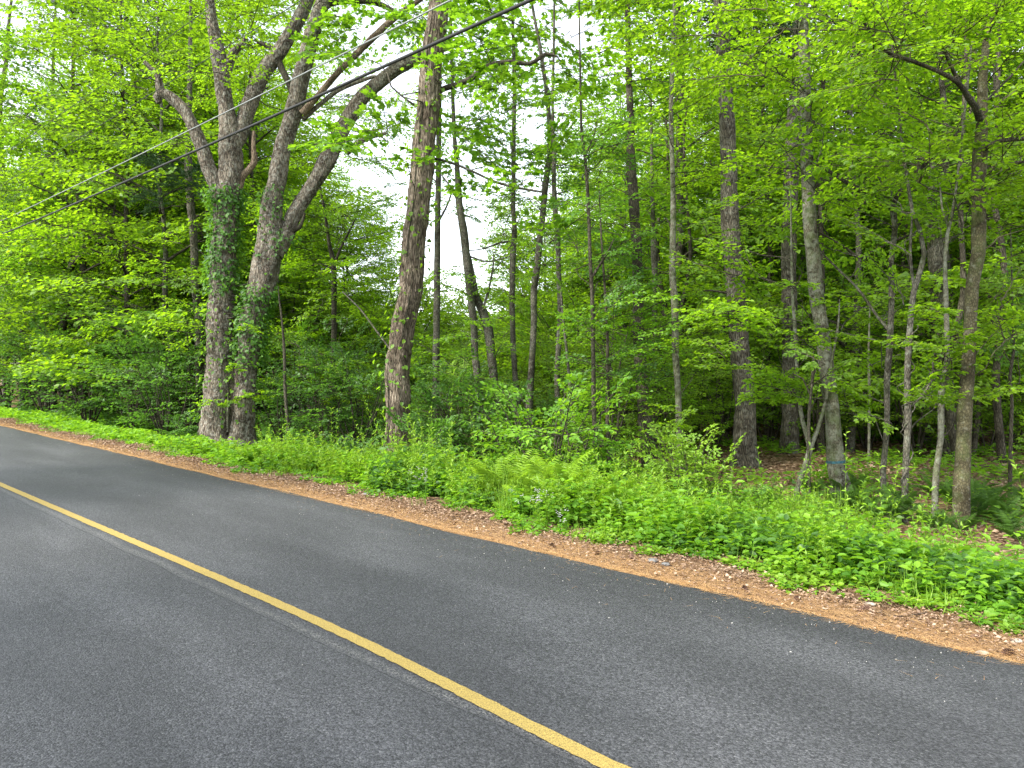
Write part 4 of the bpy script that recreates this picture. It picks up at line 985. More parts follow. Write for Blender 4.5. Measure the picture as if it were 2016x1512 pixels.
# ================================================================== TREES DEEPER IN THE WOOD
def proto_tree(seed, h, z0, nl, reach, us, bark, r0, lmat, lean=.3, keep=.56):
    rs = np.random.default_rng(seed)
    n = 7; pts = [np.array([0, 0, -.15])]
    dx = rs.normal(0, lean, 2) * .5
    for i in range(1, n + 1):
        t = i / n
        pts.append(np.array([dx[0] * t + rs.normal(0, .10), dx[1] * t + rs.normal(0, .10), h * t]))
    rad = [r0 * (1 - .8 * (i / n)) for i in range(n + 1)]
    a = Acc(); sk, _ = tube(a, pts, rad, sides=9, step=.5, rough=.07, flare=.2, seed=seed)
    tr = a.mesh('trunk', smooth=True)
    cr = Crown(us, 'rh', rs)
    for i in range(nl):
        z = z0 + (h * .98 - z0) * (i + rs.uniform(0, 1)) / nl
        a0 = sk[np.argmin(np.abs(sk[:, 2] - z))]
        th = i * 2.4 + rs.normal(0, .5); f = (z - z0) / (h - z0)
        ln = reach * (1 - .65 * f ** 1.5) * rs.uniform(.55, 1.05)
        cr.limb(a0, [math.cos(th), math.sin(th), .15 + .5 * f], ln, .012 + .016 * ln, units=3, keep=keep * (1 - .45 * f))
    return tr, cr.leaf.mesh('crown'), cr.wood.mesh('branches'), bark, lmat, cr.nl
PT = [proto_tree(2001, 15, 1.6, 26, 2.6, 'far', 'grey', .13, 'beech'), proto_tree(2002, 18, 2.6, 30, 2.8, 'far', 'dark', .16, 'maple'),
      proto_tree(2003, 13, 1.2, 24, 2.4, 'far', 'grey', .10, 'beech'), proto_tree(2004, 20, 4.5, 28, 3.0, 'far', 'pine', .21, 'maple'),
      proto_tree(2005, 17, 2.0, 28, 2.7, 'far', 'dark', .14, 'beech'), proto_tree(2006, 11, 1.0, 20, 2.2, 'far', 'grey', .085, 'beech')]
print('PROTO leaves', [p[5] for p in PT])
def forest_tree(k, x, y, s, label, group, lmat=None, name='forest_tree'):
    tr, cr, br, bark, lm, _ = PT[k]
    root = empty(name, (x, y, float(G(x, y)))); root.scale = (s, s, s); root.rotation_euler = (0, 0, random.uniform(0, 6.28))
    tag(root, label, 'tree', group)
    link('trunk', tr, BM[bark], root)
    c = link('crown', cr, LM[lm], root); c['kind'] = 'stuff'
    if lmat: c.material_slots[0].link = 'OBJECT'; c.material_slots[0].material = LM[lmat]
    b = link('branches', br, BM['dark'], root); b['kind'] = 'stuff'
    return root
rs_f = np.random.default_rng(4242)
def field(px0, px1, d0, d1, n, label, group, kinds, smin=.85, smax=1.15, mind=2.0):
    placed = []
    tries = 0
    while len(placed) < n and tries < 5000:
        tries += 1
        d = math.sqrt(rs_f.uniform(d0 * d0, d1 * d1)); px = rs_f.uniform(px0, px1); x, y = at(px, d)
        u, v = to_uv(x, y)
        if v < 9.5 or any((x - a) ** 2 + (y - b) ** 2 < mind ** 2 for a, b in placed): continue
        placed.append((x, y))
        low = .92 if -30 < px < 225 else 1.0
        later(forest_tree(int(rs_f.choice(kinds)), x, y, rs_f.uniform(smin, smax) * low, label, group), px, d, label)
field(-260, 330, 24, 36, 17, 'leafy background tree', 'background trees of the left wood', [0, 1, 2, 4, 5], .85, 1.1)
field(330, 560, 26, 36, 5, 'leafy background tree', 'background trees behind the old maple', [0, 2, 4])
field(-300, 620, 38, 62, 32, 'distant leafy tree', 'distant trees of the left wood', [0, 1, 4, 2], .8, 1.1)
field(1210, 1560, 22, 34, 11, 'leafy background tree', 'background trees behind the pine', [0, 1, 2, 3, 4], .65, .95)
field(1560, 2280, 18, 30, 20, 'leafy background tree', 'background trees of the right wood', [0, 1, 2, 3, 4, 5], .65, .95)
field(1180, 2350, 32, 62, 56, 'distant leafy tree', 'distant trees of the right wood', [0, 1, 2, 3, 4], .55, .85)
field(1040, 1190, 30, 44, 6, 'leafy background tree', 'background trees right of the clearing', [2, 5], .6, .85)
field(600, 700, 30, 44, 3, 'leafy background tree', 'background trees left of the clearing', [2, 5], .6, .8)
field(640, 1190, 52, 75, 15, 'far low tree', 'trees beyond the clearing', [5, 2], .36, .55, 3)
field(-100, 640, 62, 85, 14, 'very distant tree', 'farthest trees at left', [1, 3, 4], .9, 1.2, 3)
field(1200, 2150, 62, 85, 16, 'very distant tree', 'farthest trees at right', [1, 3, 4], .8, 1.2, 3)
for x_, y_, k_, lab_ in [(-10.5, -1.5, 0, 'unseen roadside tree on the near verge, added to shade the lane at lower left'), (-15.5, 4.6, 4, 'unseen roadside tree on the near verge, added farther up the road to shade it')]:
    forest_tree(k_, x_, y_, .8, lab_, 'unseen trees added on the near verge')  # out-of-frame trees, added to cast soft shade on the lane
# slim bare stems between the trunks on the right
def pole_mesh(seed):
    rs = np.random.default_rng(seed); a = Acc(); h = 9
    pts = [np.array([rs.normal(0, .12), rs.normal(0, .12), z]) for z in np.linspace(-.15, h, 7)]
    tube(a, pts, np.linspace(.065, .02, 7), sides=8, step=.4, rough=.07, flare=.2, seed=seed)
    b = Acc()
    for i in range(9):
        z = rs.uniform(1, 8.5); th = rs.uniform(0, 6.28); ln = rs.uniform(.3, 1.2)
        q = pts[int(z / h * 6)] * np.array([1, 1, 0]) + np.array([0, 0, z])
        tube(b, [q, q + np.array([math.cos(th) * ln * .5, math.sin(th) * ln * .5, .12]), q + np.array([math.cos(th) * ln, math.sin(th) * ln, .3 * ln])], [.012, .008, .003], sides=4, step=.3, cap=False)
    return a.mesh('trunk', smooth=True), b.mesh('branches')
POLES = [pole_mesh(i) for i in range(5)]
for i in range(46):
    px = rs_f.uniform(1180, 2150) if i < 34 else rs_f.uniform(-60, 380); d = rs_f.uniform(15, 32); x, y = at(px, d)
    if to_uv(x, y)[1] < 10: continue
    root = empty('slim_trunk', (x, y, float(G(x, y)))); s = rs_f.uniform(.7, 1.5); root.scale = (s, s, max(s, 1))
    root.rotation_euler = (rs_f.normal(0, .03), rs_f.normal(0, .03), rs_f.uniform(0, 6.28))
    right = px > 800
    tag(root, 'slim bare understorey trunk in the shade of the right-hand wood' if right else 'slim bare trunk standing in the left-hand wood', 'tree', 'slim trunks in the right wood' if right else 'slim trunks in the left wood')
    later(root, px, d, 'slim bare trunk')
    k = i % 5
    link('trunk', POLES[k][0], BM['dark'], root); b = link('branches', POLES[k][1], BM['dark'], root); b['kind'] = 'stuff'

# ================================================================== VERGE PLANTS
rs = np.random.default_rng(99)
def edge_v(u):      # ragged front of the greenery
    return 6.02 + .07 * np.exp(-((u - 3) / 4) ** 2) + .13 * np.sin(u * 1.9 + 1) + .12 * np.sin(u * 4.3) + .10 * np.sin(u * .7 + 2) + .06 * np.sin(u * 9.1)
def scatter(n, u0, u1, v0, v1, power=1.0):
    u = u0 + (u1 - u0) * rs.random(n) ** power
    v = rs.uniform(v0, v1, n)
    return u, v
def herb_layer(name, label, nplants, u0, u1, dv0, dv1, h, nleaf, leaf, wf, tem, lmat, stemmat=True, power=1.35, hvar=.4, clump=None, upright=False, cat=None, vfun=edge_v):
    u, _ = scatter(nplants, u0, u1, 0, 1, power)
    v = vfun(u) + dv0 + (dv1 - dv0) * rs.random(nplants)
    if clump is not None:
        keep = clump(u, v) > rs.random(nplants); u, v = u[keep], v[keep]
    n = len(u)
    x, y = uv(u, v); z = G(x, y)
    patch = np.sin(u * 1.7 + 1.1 * np.sin(v * 2.3)) * np.sin(v * 2.9 + .9 * np.sin(u * 1.1)) + .6 * np.sin(u * 4.1 + v * 3.3)
    fernhole = np.exp(-((u - 6.6) / 1.4) ** 2 - ((v - 7.2) / .9) ** 2)
    H = (1 + .28 * patch) * (1 - .55 * fernhole) * h * (1 + hvar * rs.normal(0, 1, n)).clip(.35, 1.9) * np.clip(.35 + (v - vfun(u)) * .9, .35, 1.0) * np.interp(u, [-2, 1, 4, 7, 13, 18], [.55, .6, .8, 1, .5, .24])
    sc = 1 + np.clip(u, 0, 40) / 45.0
    base = np.stack([x, y, z], 1)
    leanv = rs.normal(0, .22, (n, 2)) + np.array([-VD[0], -VD[1]]) * .10
    top = base + np.stack([leanv[:, 0] * H, leanv[:, 1] * H, H], 1)
    acc = Acc()
    k = nleaf
    t = (np.arange(k) + 1) / k
    t = np.broadcast_to(.25 + .75 * t, (n, k)) + rs.normal(0, .04, (n, k))
    pos = base[:, None] + (top - base)[:, None] * t[..., None]
    th = (np.arange(k) * 2.4)[None] + rs.uniform(0, 6.28, (n, 1)) + rs.normal(0, .3, (n, k))
    el = rs.normal(.15, .25, (n, k)) + (.55 if upright else 0)
    d = np.stack([np.cos(th) * np.cos(el), np.sin(th) * np.cos(el), np.sin(el)], -1)
    if not upright:
        pos = pos + d * (leaf * .6)
    L = leaf * rs.uniform(.55, 1.2, (n, k)) * sc[:, None]
    nr = norm(np.array([0, 0, 1.]) + rs.normal(0, .3, (n, k, 3)))
    tint = .47 + .20 * patch[:, None] + rs.normal(0, .15, (n, 1)) + rs.normal(0, .13, (n, k))
    add_leaves(acc, pos.reshape(-1, 3), d.reshape(-1, 3), nr.reshape(-1, 3), L.ravel(), (L * wf).ravel(), tint.ravel(), tem)
    if stemmat: add_segs(acc, base, top, .0025 * np.ones(n), .0012 * np.ones(n))
    o = link(name, acc.mesh(name), LM[lmat]); o['kind'] = 'stuff'; o['label'] = label
    print('HERB', name, n * k)
    return o
hump = lambda u, v, c, s: np.exp(-((u - c) / s) ** 2)
sunny = lambda u, v: np.clip(1.15 - .05 * np.clip(u - 14, 0, 30), .2, 1)
# trailing plants and broad-leaved herbs
herb_layer('creeping_plants', 'low creeping weeds along the litter edge', 5200, -4, 34, -.16, .75, .09, 9, .042, .85, 'ov', 'herb', clump=lambda u, v: .25 + .75 * (np.sin(u * 2.3 + v * 3) * np.sin(u * 5.1 - v * 4 + 1) > -.25) * 1.0)
herb_layer('broadleaf_weeds', 'knee-high broad-leaved weeds on the verge', 7200, -4, 36, .15, 3.1, .42, 13, .075, .62, 'ov', 'herb', clump=lambda u, v: .55 + .45 * (np.sin(u * 1.3 + 1) * np.sin(v * 2 + u) > -.3))
herb_layer('leafy_weeds', 'yellow-green narrow-leaved weeds in the sunny middle of the verge', 6400, 1.5, 20, .25, 3.2, .50, 17, .06, .34, 'rh', 'lime', power=1.1, clump=lambda u, v: np.clip(hump(u, v, 8.5, 5.0), .05, 1), upright=True)
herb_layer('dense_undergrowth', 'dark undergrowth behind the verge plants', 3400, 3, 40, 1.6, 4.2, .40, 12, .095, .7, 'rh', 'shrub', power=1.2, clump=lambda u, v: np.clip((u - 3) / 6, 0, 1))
herb_layer('big_leaf_weeds', 'larger three-leaved weeds at the right of the verge', 900, -4, 8, .5, 2.4, .34, 9, .11, .62, 'ov', 'herb', power=1.0)
herb_layer('deep_green_weeds', 'deep green broad-leaved weeds in the lower middle of the verge', 1500, -2, 9, .25, 1.3, .34, 10, .085, .66, 'ov', 'shrub', power=1.0, clump=lambda u, v: (np.sin(u * 1.5 + .6) * np.sin(u * .6 + v * 2.2) > -.1) * 1.0)
herb_layer('tall_weeds', 'taller weed stems standing out of the verge', 330, 0, 14, .8, 3.0, .95, 22, .055, .36, 'rh', 'lime', power=1.0, upright=True)
herb_layer('pale_creeping_plants', 'bright lime creeping plants at the front of the verge, nearest the camera', 1100, -4, 5.0, -.16, .45, .12, 10, .048, .8, 'ov', 'lime', power=1.0, clump=lambda u, v: (np.sin(u * 2.7 + 2) * np.sin(u * 6.1 + v * 5) > -.15) * 1.0)
# low plants of the forest floor at right
def floor_plants():
    acc = Acc(); n = 5200
    px = rs.uniform(1150, 2250, n); d = np.sqrt(rs.uniform(9.5 ** 2, 34 ** 2, n))
    x = (px - 1008) / FPX * d; y = d
    u, v = to_uv(x, y)
    pat = np.sin(x * .9 + 1.3 * np.sin(y * .5)) * np.sin(y * .8 + x * .3) + .5 * np.sin(x * 2.3) * np.sin(y * 1.9)
    k = (v > 9.3) & (pat > .05 * rs.random(n) + .0); x, y = x[k], y[k]; n = len(x); z = G(x, y)
    m = 8
    th = rs.uniform(0, 6.28, (n, m)); H = rs.uniform(.06, .34, (n, 1)); r = rs.uniform(.02, .2, (n, m))
    pos = np.stack([x[:, None] + np.cos(th) * r, y[:, None] + np.sin(th) * r, z[:, None] + H * rs.uniform(.5, 1, (n, m))], -1)
    dd = np.stack([np.cos(th), np.sin(th), rs.normal(.1, .2, (n, m))], -1)
    L = rs.uniform(.05, .12, (n, m)) * (1 + (y[:, None] - 10) / 30)
    nr = norm(np.array([0, 0, 1.]) + rs.normal(0, .3, (n, m, 3)))
    add_leaves(acc, pos.reshape(-1, 3), dd.reshape(-1, 3), nr.reshape(-1, 3), L.ravel(), (L * .6).ravel(), (.5 + rs.normal(0, .2, n * m)), 'rh')
    o = link('forest_floor_plants', acc.mesh('forest_floor_plants'), LM['maple']); o['kind'] = 'stuff'; o['label'] = 'seedlings and low plants over the leaf litter of the wood'
floor_plants()
# floor plants at left and centre, under the shrubs
def floor_left():
    acc = Acc(); n = 4200
    px = rs.uniform(-200, 1200, n); d = np.sqrt(rs.uniform(13 ** 2, 34 ** 2, n)); x = (px - 1008) / FPX * d; y = d
    u, v = to_uv(x, y); k = v > 9.0; x, y = x[k], y[k]; n = len(x); z = G(x, y); m = 7
    th = rs.uniform(0, 6.28, (n, m)); H = rs.uniform(.1, .5, (n, 1)); r = rs.uniform(.03, .28, (n, m))
    pos = np.stack([x[:, None] + np.cos(th) * r, y[:, None] + np.sin(th) * r, z[:, None] + H * rs.uniform(.4, 1, (n, m))], -1)
    dd = np.stack([np.cos(th), np.sin(th), rs.normal(.1, .2, (n, m))], -1); L = rs.uniform(.08, .16, (n, m))
    nr = norm(np.array([0, 0, 1.]) + rs.normal(0, .3, (n, m, 3)))
    add_leaves(acc, pos.reshape(-1, 3), dd.reshape(-1, 3), nr.reshape(-1, 3), L.ravel(), (L * .65).ravel(), (.5 + rs.normal(0, .2, n * m)), 'rh')
    o = link('low_undergrowth', acc.mesh('low_undergrowth'), LM['shrub']); o['kind'] = 'stuff'; o['label'] = 'low undergrowth beneath the shrubs and slender trees'
floor_left()

# grass
def grass(name, label, spots, n_each, h, mat):
    acc = Acc()
    for (uu, vv, r) in spots:
        n = n_each; th = rs.uniform(0, 6.28, n); rr = r * np.sqrt(rs.random(n))
        u = uu + np.cos(th) * rr; v = vv + np.sin(th) * rr; x, y = uv(u, v); z = G(x, y)
        el = rs.uniform(.85, 1.5, n); az = rs.uniform(0, 6.28, n)
        d = np.stack([np.cos(az) * np.cos(el), np.sin(az) * np.cos(el), np.sin(el)], 1)
        nr = np.stack([-np.cos(az) * np.sin(el), -np.sin(az) * np.sin(el), np.cos(el)], 1)
        L = h * rs.uniform(.5, 1.2, n)
        add_leaves(acc, np.stack([x, y, z], 1), d, -nr, L, np.full(n, .0065), .5 + rs.normal(0, .2, n), 'blade')
    o = link(name, acc.mesh(name), LM[mat]); o['kind'] = 'stuff'; o['label'] = label
def uvp(px, py):
    p, _ = ground_at(px, py); return to_uv(p[0], p[1])
spots = []
for px, py in [(1530, 1040), (1510, 1050), (1550, 1055), (1480, 1030), (1600, 1030), (1230, 1010), (1260, 1020), (1010, 1010), (1420, 1040)]:
    u_, v_ = uvp(px, py); spots.append((u_, v_ + rs.uniform(0, .4), rs.uniform(.2, .45)))
grass('tall_grass', 'tall bright grass tufts among the verge weeds', spots, 170, .5, 'lime')
sp2 = [(u_, float(edge_v(u_)) + rs.uniform(-.05, 1.6), .3) for u_ in rs.uniform(-3, 22, 60)]
grass('short_grass', 'short grass scattered through the verge', sp2, 50, .2, 'lime')
# flowers: little white heads on stems
def flower(label, px, py, n, r, hh, grp='white wildflowers on the verge'):
    p, d = ground_at(px, py)
    root = empty('wildflower_clump', (p[0], p[1], float(G(p[0], p[1])))); tag(root, label, 'flowers', grp)
    st, pe = Acc(), Acc()
    for i in range(n):
        a = rs.normal(0, r, 2); h = hh * rs.uniform(.7, 1.1); b = np.array([a[0], a[1], 0]); t = np.array([a[0] * 1.2, a[1] * 1.2, h])
        add_segs(st, b[None], t[None], np.array([.002]), np.array([.0012]))
        for j in range(5):
            c = t + rs.normal(0, .012, 3); m = 4; th = np.arange(m) * 1.57 + rs.uniform(0, 3)
            dd = np.stack([np.cos(th), np.sin(th), np.full(m, .3)], 1)
            add_leaves(pe, np.repeat(c[None], m, 0), dd, np.tile([0, 0, 1.], (m, 1)), .010, .008, .5 + rs.normal(0, .2, m), 'rh')
    link('stems', st.mesh('stems'), LM['herb'], root)
    f = link('blossoms', pe.mesh('blossoms'), LM['petal'], root); f['kind'] = 'stuff'
flower('small white flower head at the left of the sunny verge', 828, 995, 12, .05, .42)
flower('pale lilac flowers low in front of the fern clump, left cluster', 1040, 1035, 9, .06, .35)
flower('pale lilac flowers low in front of the fern clump, right cluster', 1064, 1035, 10, .06, .40)
flower('few tiny white flowers below the fern clump near the litter', 1112, 1048, 7, .10, .20)
flower('single white bloom standing above the ferns', 1085, 985, 5, .04, .75)

# ferns: each frond its own part
def frond_mesh(name, L=.62, n=20, seed=0, w=.13):
    rsf = np.random.default_rng(seed); a = Acc()
    t = np.linspace(0, 1, 14)
    el = 1.15 - 1.0 * t ** 1.3
    st = L / 13
    ax = np.zeros((14, 3))
    for i in range(1, 14): ax[i] = ax[i - 1] + st * np.array([math.cos(el[i]), 0, math.sin(el[i])])
    add_segs(a, ax[:-1], ax[1:], .003 * (1 - t[:-1]) + .0008, .003 * (1 - t[1:]) + .0008)
    pos, d, ll, nn = [], [], [], []
    for i in range(n):
        tt = .16 + .84 * (i / n); q = tt * 13; k = min(int(q), 12); c = ax[k] + (ax[k + 1] - ax[k]) * (q - k)
        tan = norm(ax[k + 1] - ax[k]); upv = np.array([-tan[2], 0, tan[0]])
        wl = w * math.sin(math.pi * min(1, (.12 + tt * .86))) ** .7 * 1.05
        for sg in (-1, 1):
            dd = norm(np.array([0, sg, 0]) + tan * .35 - upv * .12 + rsf.normal(0, .05, 3))
            pos.append(c); d.append(dd); ll.append(wl * rsf.uniform(.9, 1.1)); nn.append(upv)
    pos, d, ll, nn = np.array(pos), np.array(d), np.array(ll), np.array(nn)
    add_leaves(a, pos, d, nn, ll, .007 + .05 * ll, .5 + rsf.normal(0, .1, len(pos)), 'rh')
    return a.mesh(name)
FR = [frond_mesh('frond', .62, 19, 1, .15), frond_mesh('frond', .55, 17, 2, .13)]
def fern(label, x, y, s, mat, group, nf=9):
    root = empty('fern', (x, y, float(G(x, y)) + .01)); root.scale = (s, s, s); tag(root, label, 'fern', group)
    for i in range(nf):
        f = link('frond', FR[i % 2], LM['fern'], root)
        f.rotation_euler = (rs.normal(0, .12), rs.normal(-.05, .18), i * 6.283 / nf + rs.normal(0, .25)); k = rs.uniform(.8, 1.15); f.scale = (k, k, k)
        f.material_slots[0].link = 'OBJECT'; f.material_slots[0].material = LM[mat]
    return root
fs = [(985, 10.6, 1.3), (1020, 10.2, 1.4), (1055, 10.4, 1.5), (1085, 10.0, 1.6), (1120, 10.2, 1.5), (1095, 9.3, 1.45), (1150, 9.7, 1.3), (1062, 9.4, 1.35), (1130, 9.0, 1.25), (1165, 9.2, 1.2), (1200, 9.4, 1.0), (1005, 9.7, 1.2), (1075, 8.8, 1.1), (1180, 8.8, .95)]
ORD = ['first', 'second', 'third', 'fourth', 'fifth', 'sixth', 'seventh', 'eighth', 'ninth', 'tenth', 'eleventh', 'twelfth', 'thirteenth', 'fourteenth']
for i, (px, d, s) in enumerate(fs):
    s *= 1.02
    x, y = at(px, d); fern('yellow-green fern of the sunlit clump, ' + ORD[[f[0] for f in sorted(fs)].index(px)] + ' from its left end', x, y, s, 'fern', 'ferns of the sunlit clump')
for i, (px, d, s) in enumerate([(820, 13.2, 1.2), (850, 13.4, 1.1), (795, 13.0, 1.0)]):
    x, y = at(px, d); fern(['fern close against the right foot of the tall brown trunk', 'fern a step right of the tall brown trunk', 'fern in front of the foot of the tall brown trunk'][i], x, y, s, 'herb', 'ferns at the brown trunk')
for i in range(46):
    px = rs.uniform(1470, 2080); d = rs.uniform(9.0, 12.0); x, y = at(px, d)
    if to_uv(x, y)[1] < 8.7: continue
    later(fern('dark green shade fern', x, y, rs.uniform(.5, .9), 'darkfern', 'shade ferns behind the verge', 7), px, d, 'dark green shade fern')

# ================================================================== LITTER
def litter():
    a = Acc()
    n = 38000
    u = -5 + 42 * rs.random(n) ** 1.5; v = rs.normal(5.76, .24, n)
    k = (v > 5.27) & (v < 6.9); u, v = u[k], v[k]
    x, y = uv(u, v); z = G(x, y) + rs.uniform(.003, .03, len(x)) ; n = len(x)
    th = rs.uniform(0, 6.28, n); d = np.stack([np.cos(th), np.sin(th), rs.normal(0, .25, n)], 1)
    nr = norm(np.array([0, 0, 1.]) + rs.normal(0, .38, (n, 3))); sc = 1 + np.clip(u, 0, 40) / 40
    L = rs.uniform(.014, .038, n) * sc
    add_leaves(a, np.stack([x, y, z], 1), d, nr, L, L * rs.uniform(.3, .7, n), rs.beta(1.3, 1.9, n), 'rh')
    o = link('leaf_litter', a.mesh('leaf_litter'), LM['dead']); o['kind'] = 'stuff'; o['label'] = 'dry brown leaves along the road edge'
    # the wood's own litter
    a = Acc(); n = 17000
    px = rs.uniform(1250, 2250, n); dd = np.sqrt(rs.uniform(8.5 ** 2, 32 ** 2, n)); x = (px - 1008) / FPX * dd; y = dd
    k = to_uv(x, y)[1] > 8.6; x, y = x[k], y[k]; n = len(x)
    z = G(x, y) + rs.uniform(.004, .03, n); th = rs.uniform(0, 6.28, n)
    d = np.stack([np.cos(th), np.sin(th), rs.normal(0, .2, n)], 1); nr = norm(np.array([0, 0, 1.]) + rs.normal(0, .35, (n, 3)))
    L = rs.uniform(.05, .10, n) * (1 + (y - 9) / 25)
    add_leaves(a, np.stack([x, y, z], 1), d, nr, L, L * .55, rs.beta(2, 2.6, n), 'rh')
    o = link('forest_leaf_litter', a.mesh('forest_leaf_litter'), LM['dead']); o['kind'] = 'stuff'; o['label'] = 'brown leaf litter on the floor of the wood'
    # pine needles drifted along the edge of the asphalt
    a = Acc(); n = 33000
    u = -4 + 34 * rs.random(n) ** 1.8; v = 5.17 + np.abs(rs.normal(0, .30, n)) - .03
    x, y = uv(u, v); z = G(x, y) + rs.uniform(.004, .028, n); z = np.where(v < 5.23, .008 + rs.uniform(0, .006, n), z)
    th = math.atan2(UD[1], UD[0]) + rs.normal(0, .75, n)
    d = np.stack([np.cos(th), np.sin(th), rs.normal(0, .08, n)], 1)
    L = rs.uniform(.05, .11, n); W = .0024 + .0016 * np.clip(u, 0, 30) / 8
    add_leaves(a, np.stack([x, y, z], 1), d, np.tile([0, 0, 1.], (n, 1)), L, W, rs.random(n), 'nd')
    n = 500; u = -3 + 20 * rs.random(n) ** 1.4; v = 5.15 - np.abs(rs.normal(0, .3, n)); x, y = uv(u, v)
    th = rs.uniform(0, 6.28, n); d = np.stack([np.cos(th), np.sin(th), np.zeros(n)], 1)
    add_leaves(a, np.stack([x, y, np.full(n, .034)], 1), d, np.tile([0, 0, 1.], (n, 1)), rs.uniform(.04, .1, n), .002, rs.beta(2.5, 1.5, n), 'nd')
    o = link('pine_needles', a.mesh('pine_needles'), LM['straw']); o['kind'] = 'stuff'; o['label'] = 'orange pine needles drifted against the asphalt'
litter()
def grit():
    a = Acc(); n = 1500
    u = -3 + 28 * rs.random(n) ** 1.4; v = 5.15 - np.abs(rs.normal(0, .45, n)); v[:350] = 5.3 + np.abs(rs.normal(0, .15, 350))
    far = rs.random(n) < .12; v = np.where(far, rs.uniform(.4, 5.1, n), v)
    x, y = uv(u, v); zr = np.interp(v, [.15, .6, 1.3, 2, 2.7, 3.4, 4.1, 4.7, 5.17, 5.2, 5.3], [0, .01, .02, .028, .03, .028, .02, .01, .003, -.006, 0])
    z = np.where(v < 5.2, zr, G(x, y) + .006)
    s = rs.gamma(2.0, .0010, n) + .0012
    T = np.array([(1, 0, 0), (0, 1, 0), (-1, 0, 0), (0, -1, 0), (0, 0, .8), (0, 0, -.3)], float)
    F = np.array([(0, 1, 4), (1, 2, 4), (2, 3, 4), (3, 0, 4), (1, 0, 5), (2, 1, 5), (3, 2, 5), (0, 3, 5)])
    th = rs.uniform(0, 6.28, n); c, s_ = np.cos(th), np.sin(th)
    V = T[None] * s[:, None, None] * rs.uniform(.6, 1.4, (n, 1, 3))
    X = V[..., 0] * c[:, None] - V[..., 1] * s_[:, None]; Y = V[..., 0] * s_[:, None] + V[..., 1] * c[:, None]
    V = np.stack([X + x[:, None], Y + y[:, None], V[..., 2] + z[:, None] + s[:, None] * .2], -1)
    a.add(V.reshape(-1, 3), (F[None] + (np.arange(n) * 6)[:, None, None]).reshape(-1, 3))
    o = link('grit', a.mesh('grit'), plain('pale_grit', (.34, .33, .30), .8)); o['kind'] = 'stuff'; o['label'] = 'pale grit and small stones scattered near the road edge'
grit()

# pine cones, sticks, stones
def cone_mesh():
    a = Acc(); k = 60
    i = np.arange(k); t = i / k; th = i * 2.4; r = .018 * np.sin(math.pi * (.12 + .8 * t)) ** .8
    pos = np.stack([(t - .5) * .11, np.cos(th) * r * .4, np.sin(th) * r * .4], 1)
    d = norm(np.stack([np.full(k, .5), np.cos(th), np.sin(th)], 1)); nr = np.cross(d, np.stack([np.zeros(k), -np.sin(th), np.cos(th)], 1))
    add_leaves(a, pos, d, -nr, r * 1.4 + .006, r * .9 + .005, .3 + .2 * rs.random(k), 'ov')
    tube(a, [np.array([-.055, 0, 0]), np.array([0, 0, 0]), np.array([.055, 0, 0])], [.006, .012, .004], sides=7, step=.02)
    return a.mesh('pine_cone')
cm = cone_mesh(); cone_m = plain('cone_brown', (.13, .07, .045), .85, noise=60)
for px, py, s, lab in [(1088, 1077, 1.2, 'dark pine cone lying where litter meets creeping weeds, farthest of the cones'), (1176, 1091, 1.2, 'dark pine cone on the needles right of the farthest cone'), (1243, 1100, 1.5, 'large dark pine cone on the litter before the grey stones'),
                  (1466, 1162, 1.2, 'pine cone near the asphalt between the grey stones and the twig'), (1520, 1155, .9, 'small pine cone just under the creeping weeds'), (1570, 1184, 1.3, 'flattened pine cone on orange needles left of the twig'), (1700, 1203, 1.5, 'long dark pine cone at the left end of the twig'),
                  (1920, 1259, 1.1, 'small curled pine cone on needles right of the twig'), (1985, 1290, 1.4, 'nearest pine cone at the asphalt edge by the right frame edge')]:
    p, _ = ground_at(px, py)
    o = link('pine_cone', cm, cone_m, None, (p[0], p[1], float(G(p[0], p[1])) + .012)); s *= .55; o.scale = (s, s, s); o.rotation_euler = (rs.uniform(0, 6), rs.normal(0, .15), rs.uniform(0, 6.28)); tag(o, lab, 'pine cone', 'pine cones on the verge')
def stick(label, pts, r):
    q = [];
    for px, py in pts:
        p, _ = ground_at(px, py); q.append(np.array([p[0], p[1], float(G(p[0], p[1])) + .012 + r]))
    a = Acc(); tube(a, q, np.linspace(r, r * .6, len(q)), sides=7, step=.04, rough=.12, seed=5)
    o = link('fallen_stick', a.mesh('fallen_stick', smooth=True, origin=tuple(q[0])), BM['dead'], None, tuple(q[0])); tag(o, label, 'stick', 'fallen sticks')
stick('straight grey-brown twig on the needles at right', [(1762, 1220), (1795, 1218), (1827, 1213)], .007)
stick('thin twig touching the straight one on its left', [(1712, 1208), (1735, 1212), (1755, 1217)], .004)
stick('thin dark twig at the front of the weeds below the white flower', [(838, 990), (850, 987), (872, 984)], .009)
def stone(label, x, y, sx, sy, sz, mat, group=None, seed=0, sink=.2):
    rr = np.random.default_rng(seed); a = Acc(); nth, nph = 14, 9; V = []
    for i in range(nph + 1):
        ph = math.pi * i / nph
        for j in range(nth):
            t = 2 * math.pi * j / nth; k = 1 + .13 * math.sin(2 * t + seed) * math.sin(ph) + .10 * math.sin(3 * t + 2 * ph + seed) + rr.normal(0, .025)
            V.append((math.sin(ph) * math.cos(t) * k * sx, math.sin(ph) * math.sin(t) * k * sy, math.cos(ph) * k * sz))
    F = [(i * nth + j, (i + 1) * nth + j, (i + 1) * nth + (j + 1) % nth, i * nth + (j + 1) % nth) for i in range(nph) for j in range(nth)]
    a.add(V, F); z = float(G(x, y)) + sz * (1 - sink * 2)
    o = link('stone', a.mesh('stone', smooth=True), mat, None, (x, y, z)); tag(o, label, 'stone', group); return o
sg = plain('grey_stone', (.15, .15, .145), .85, noise=14)
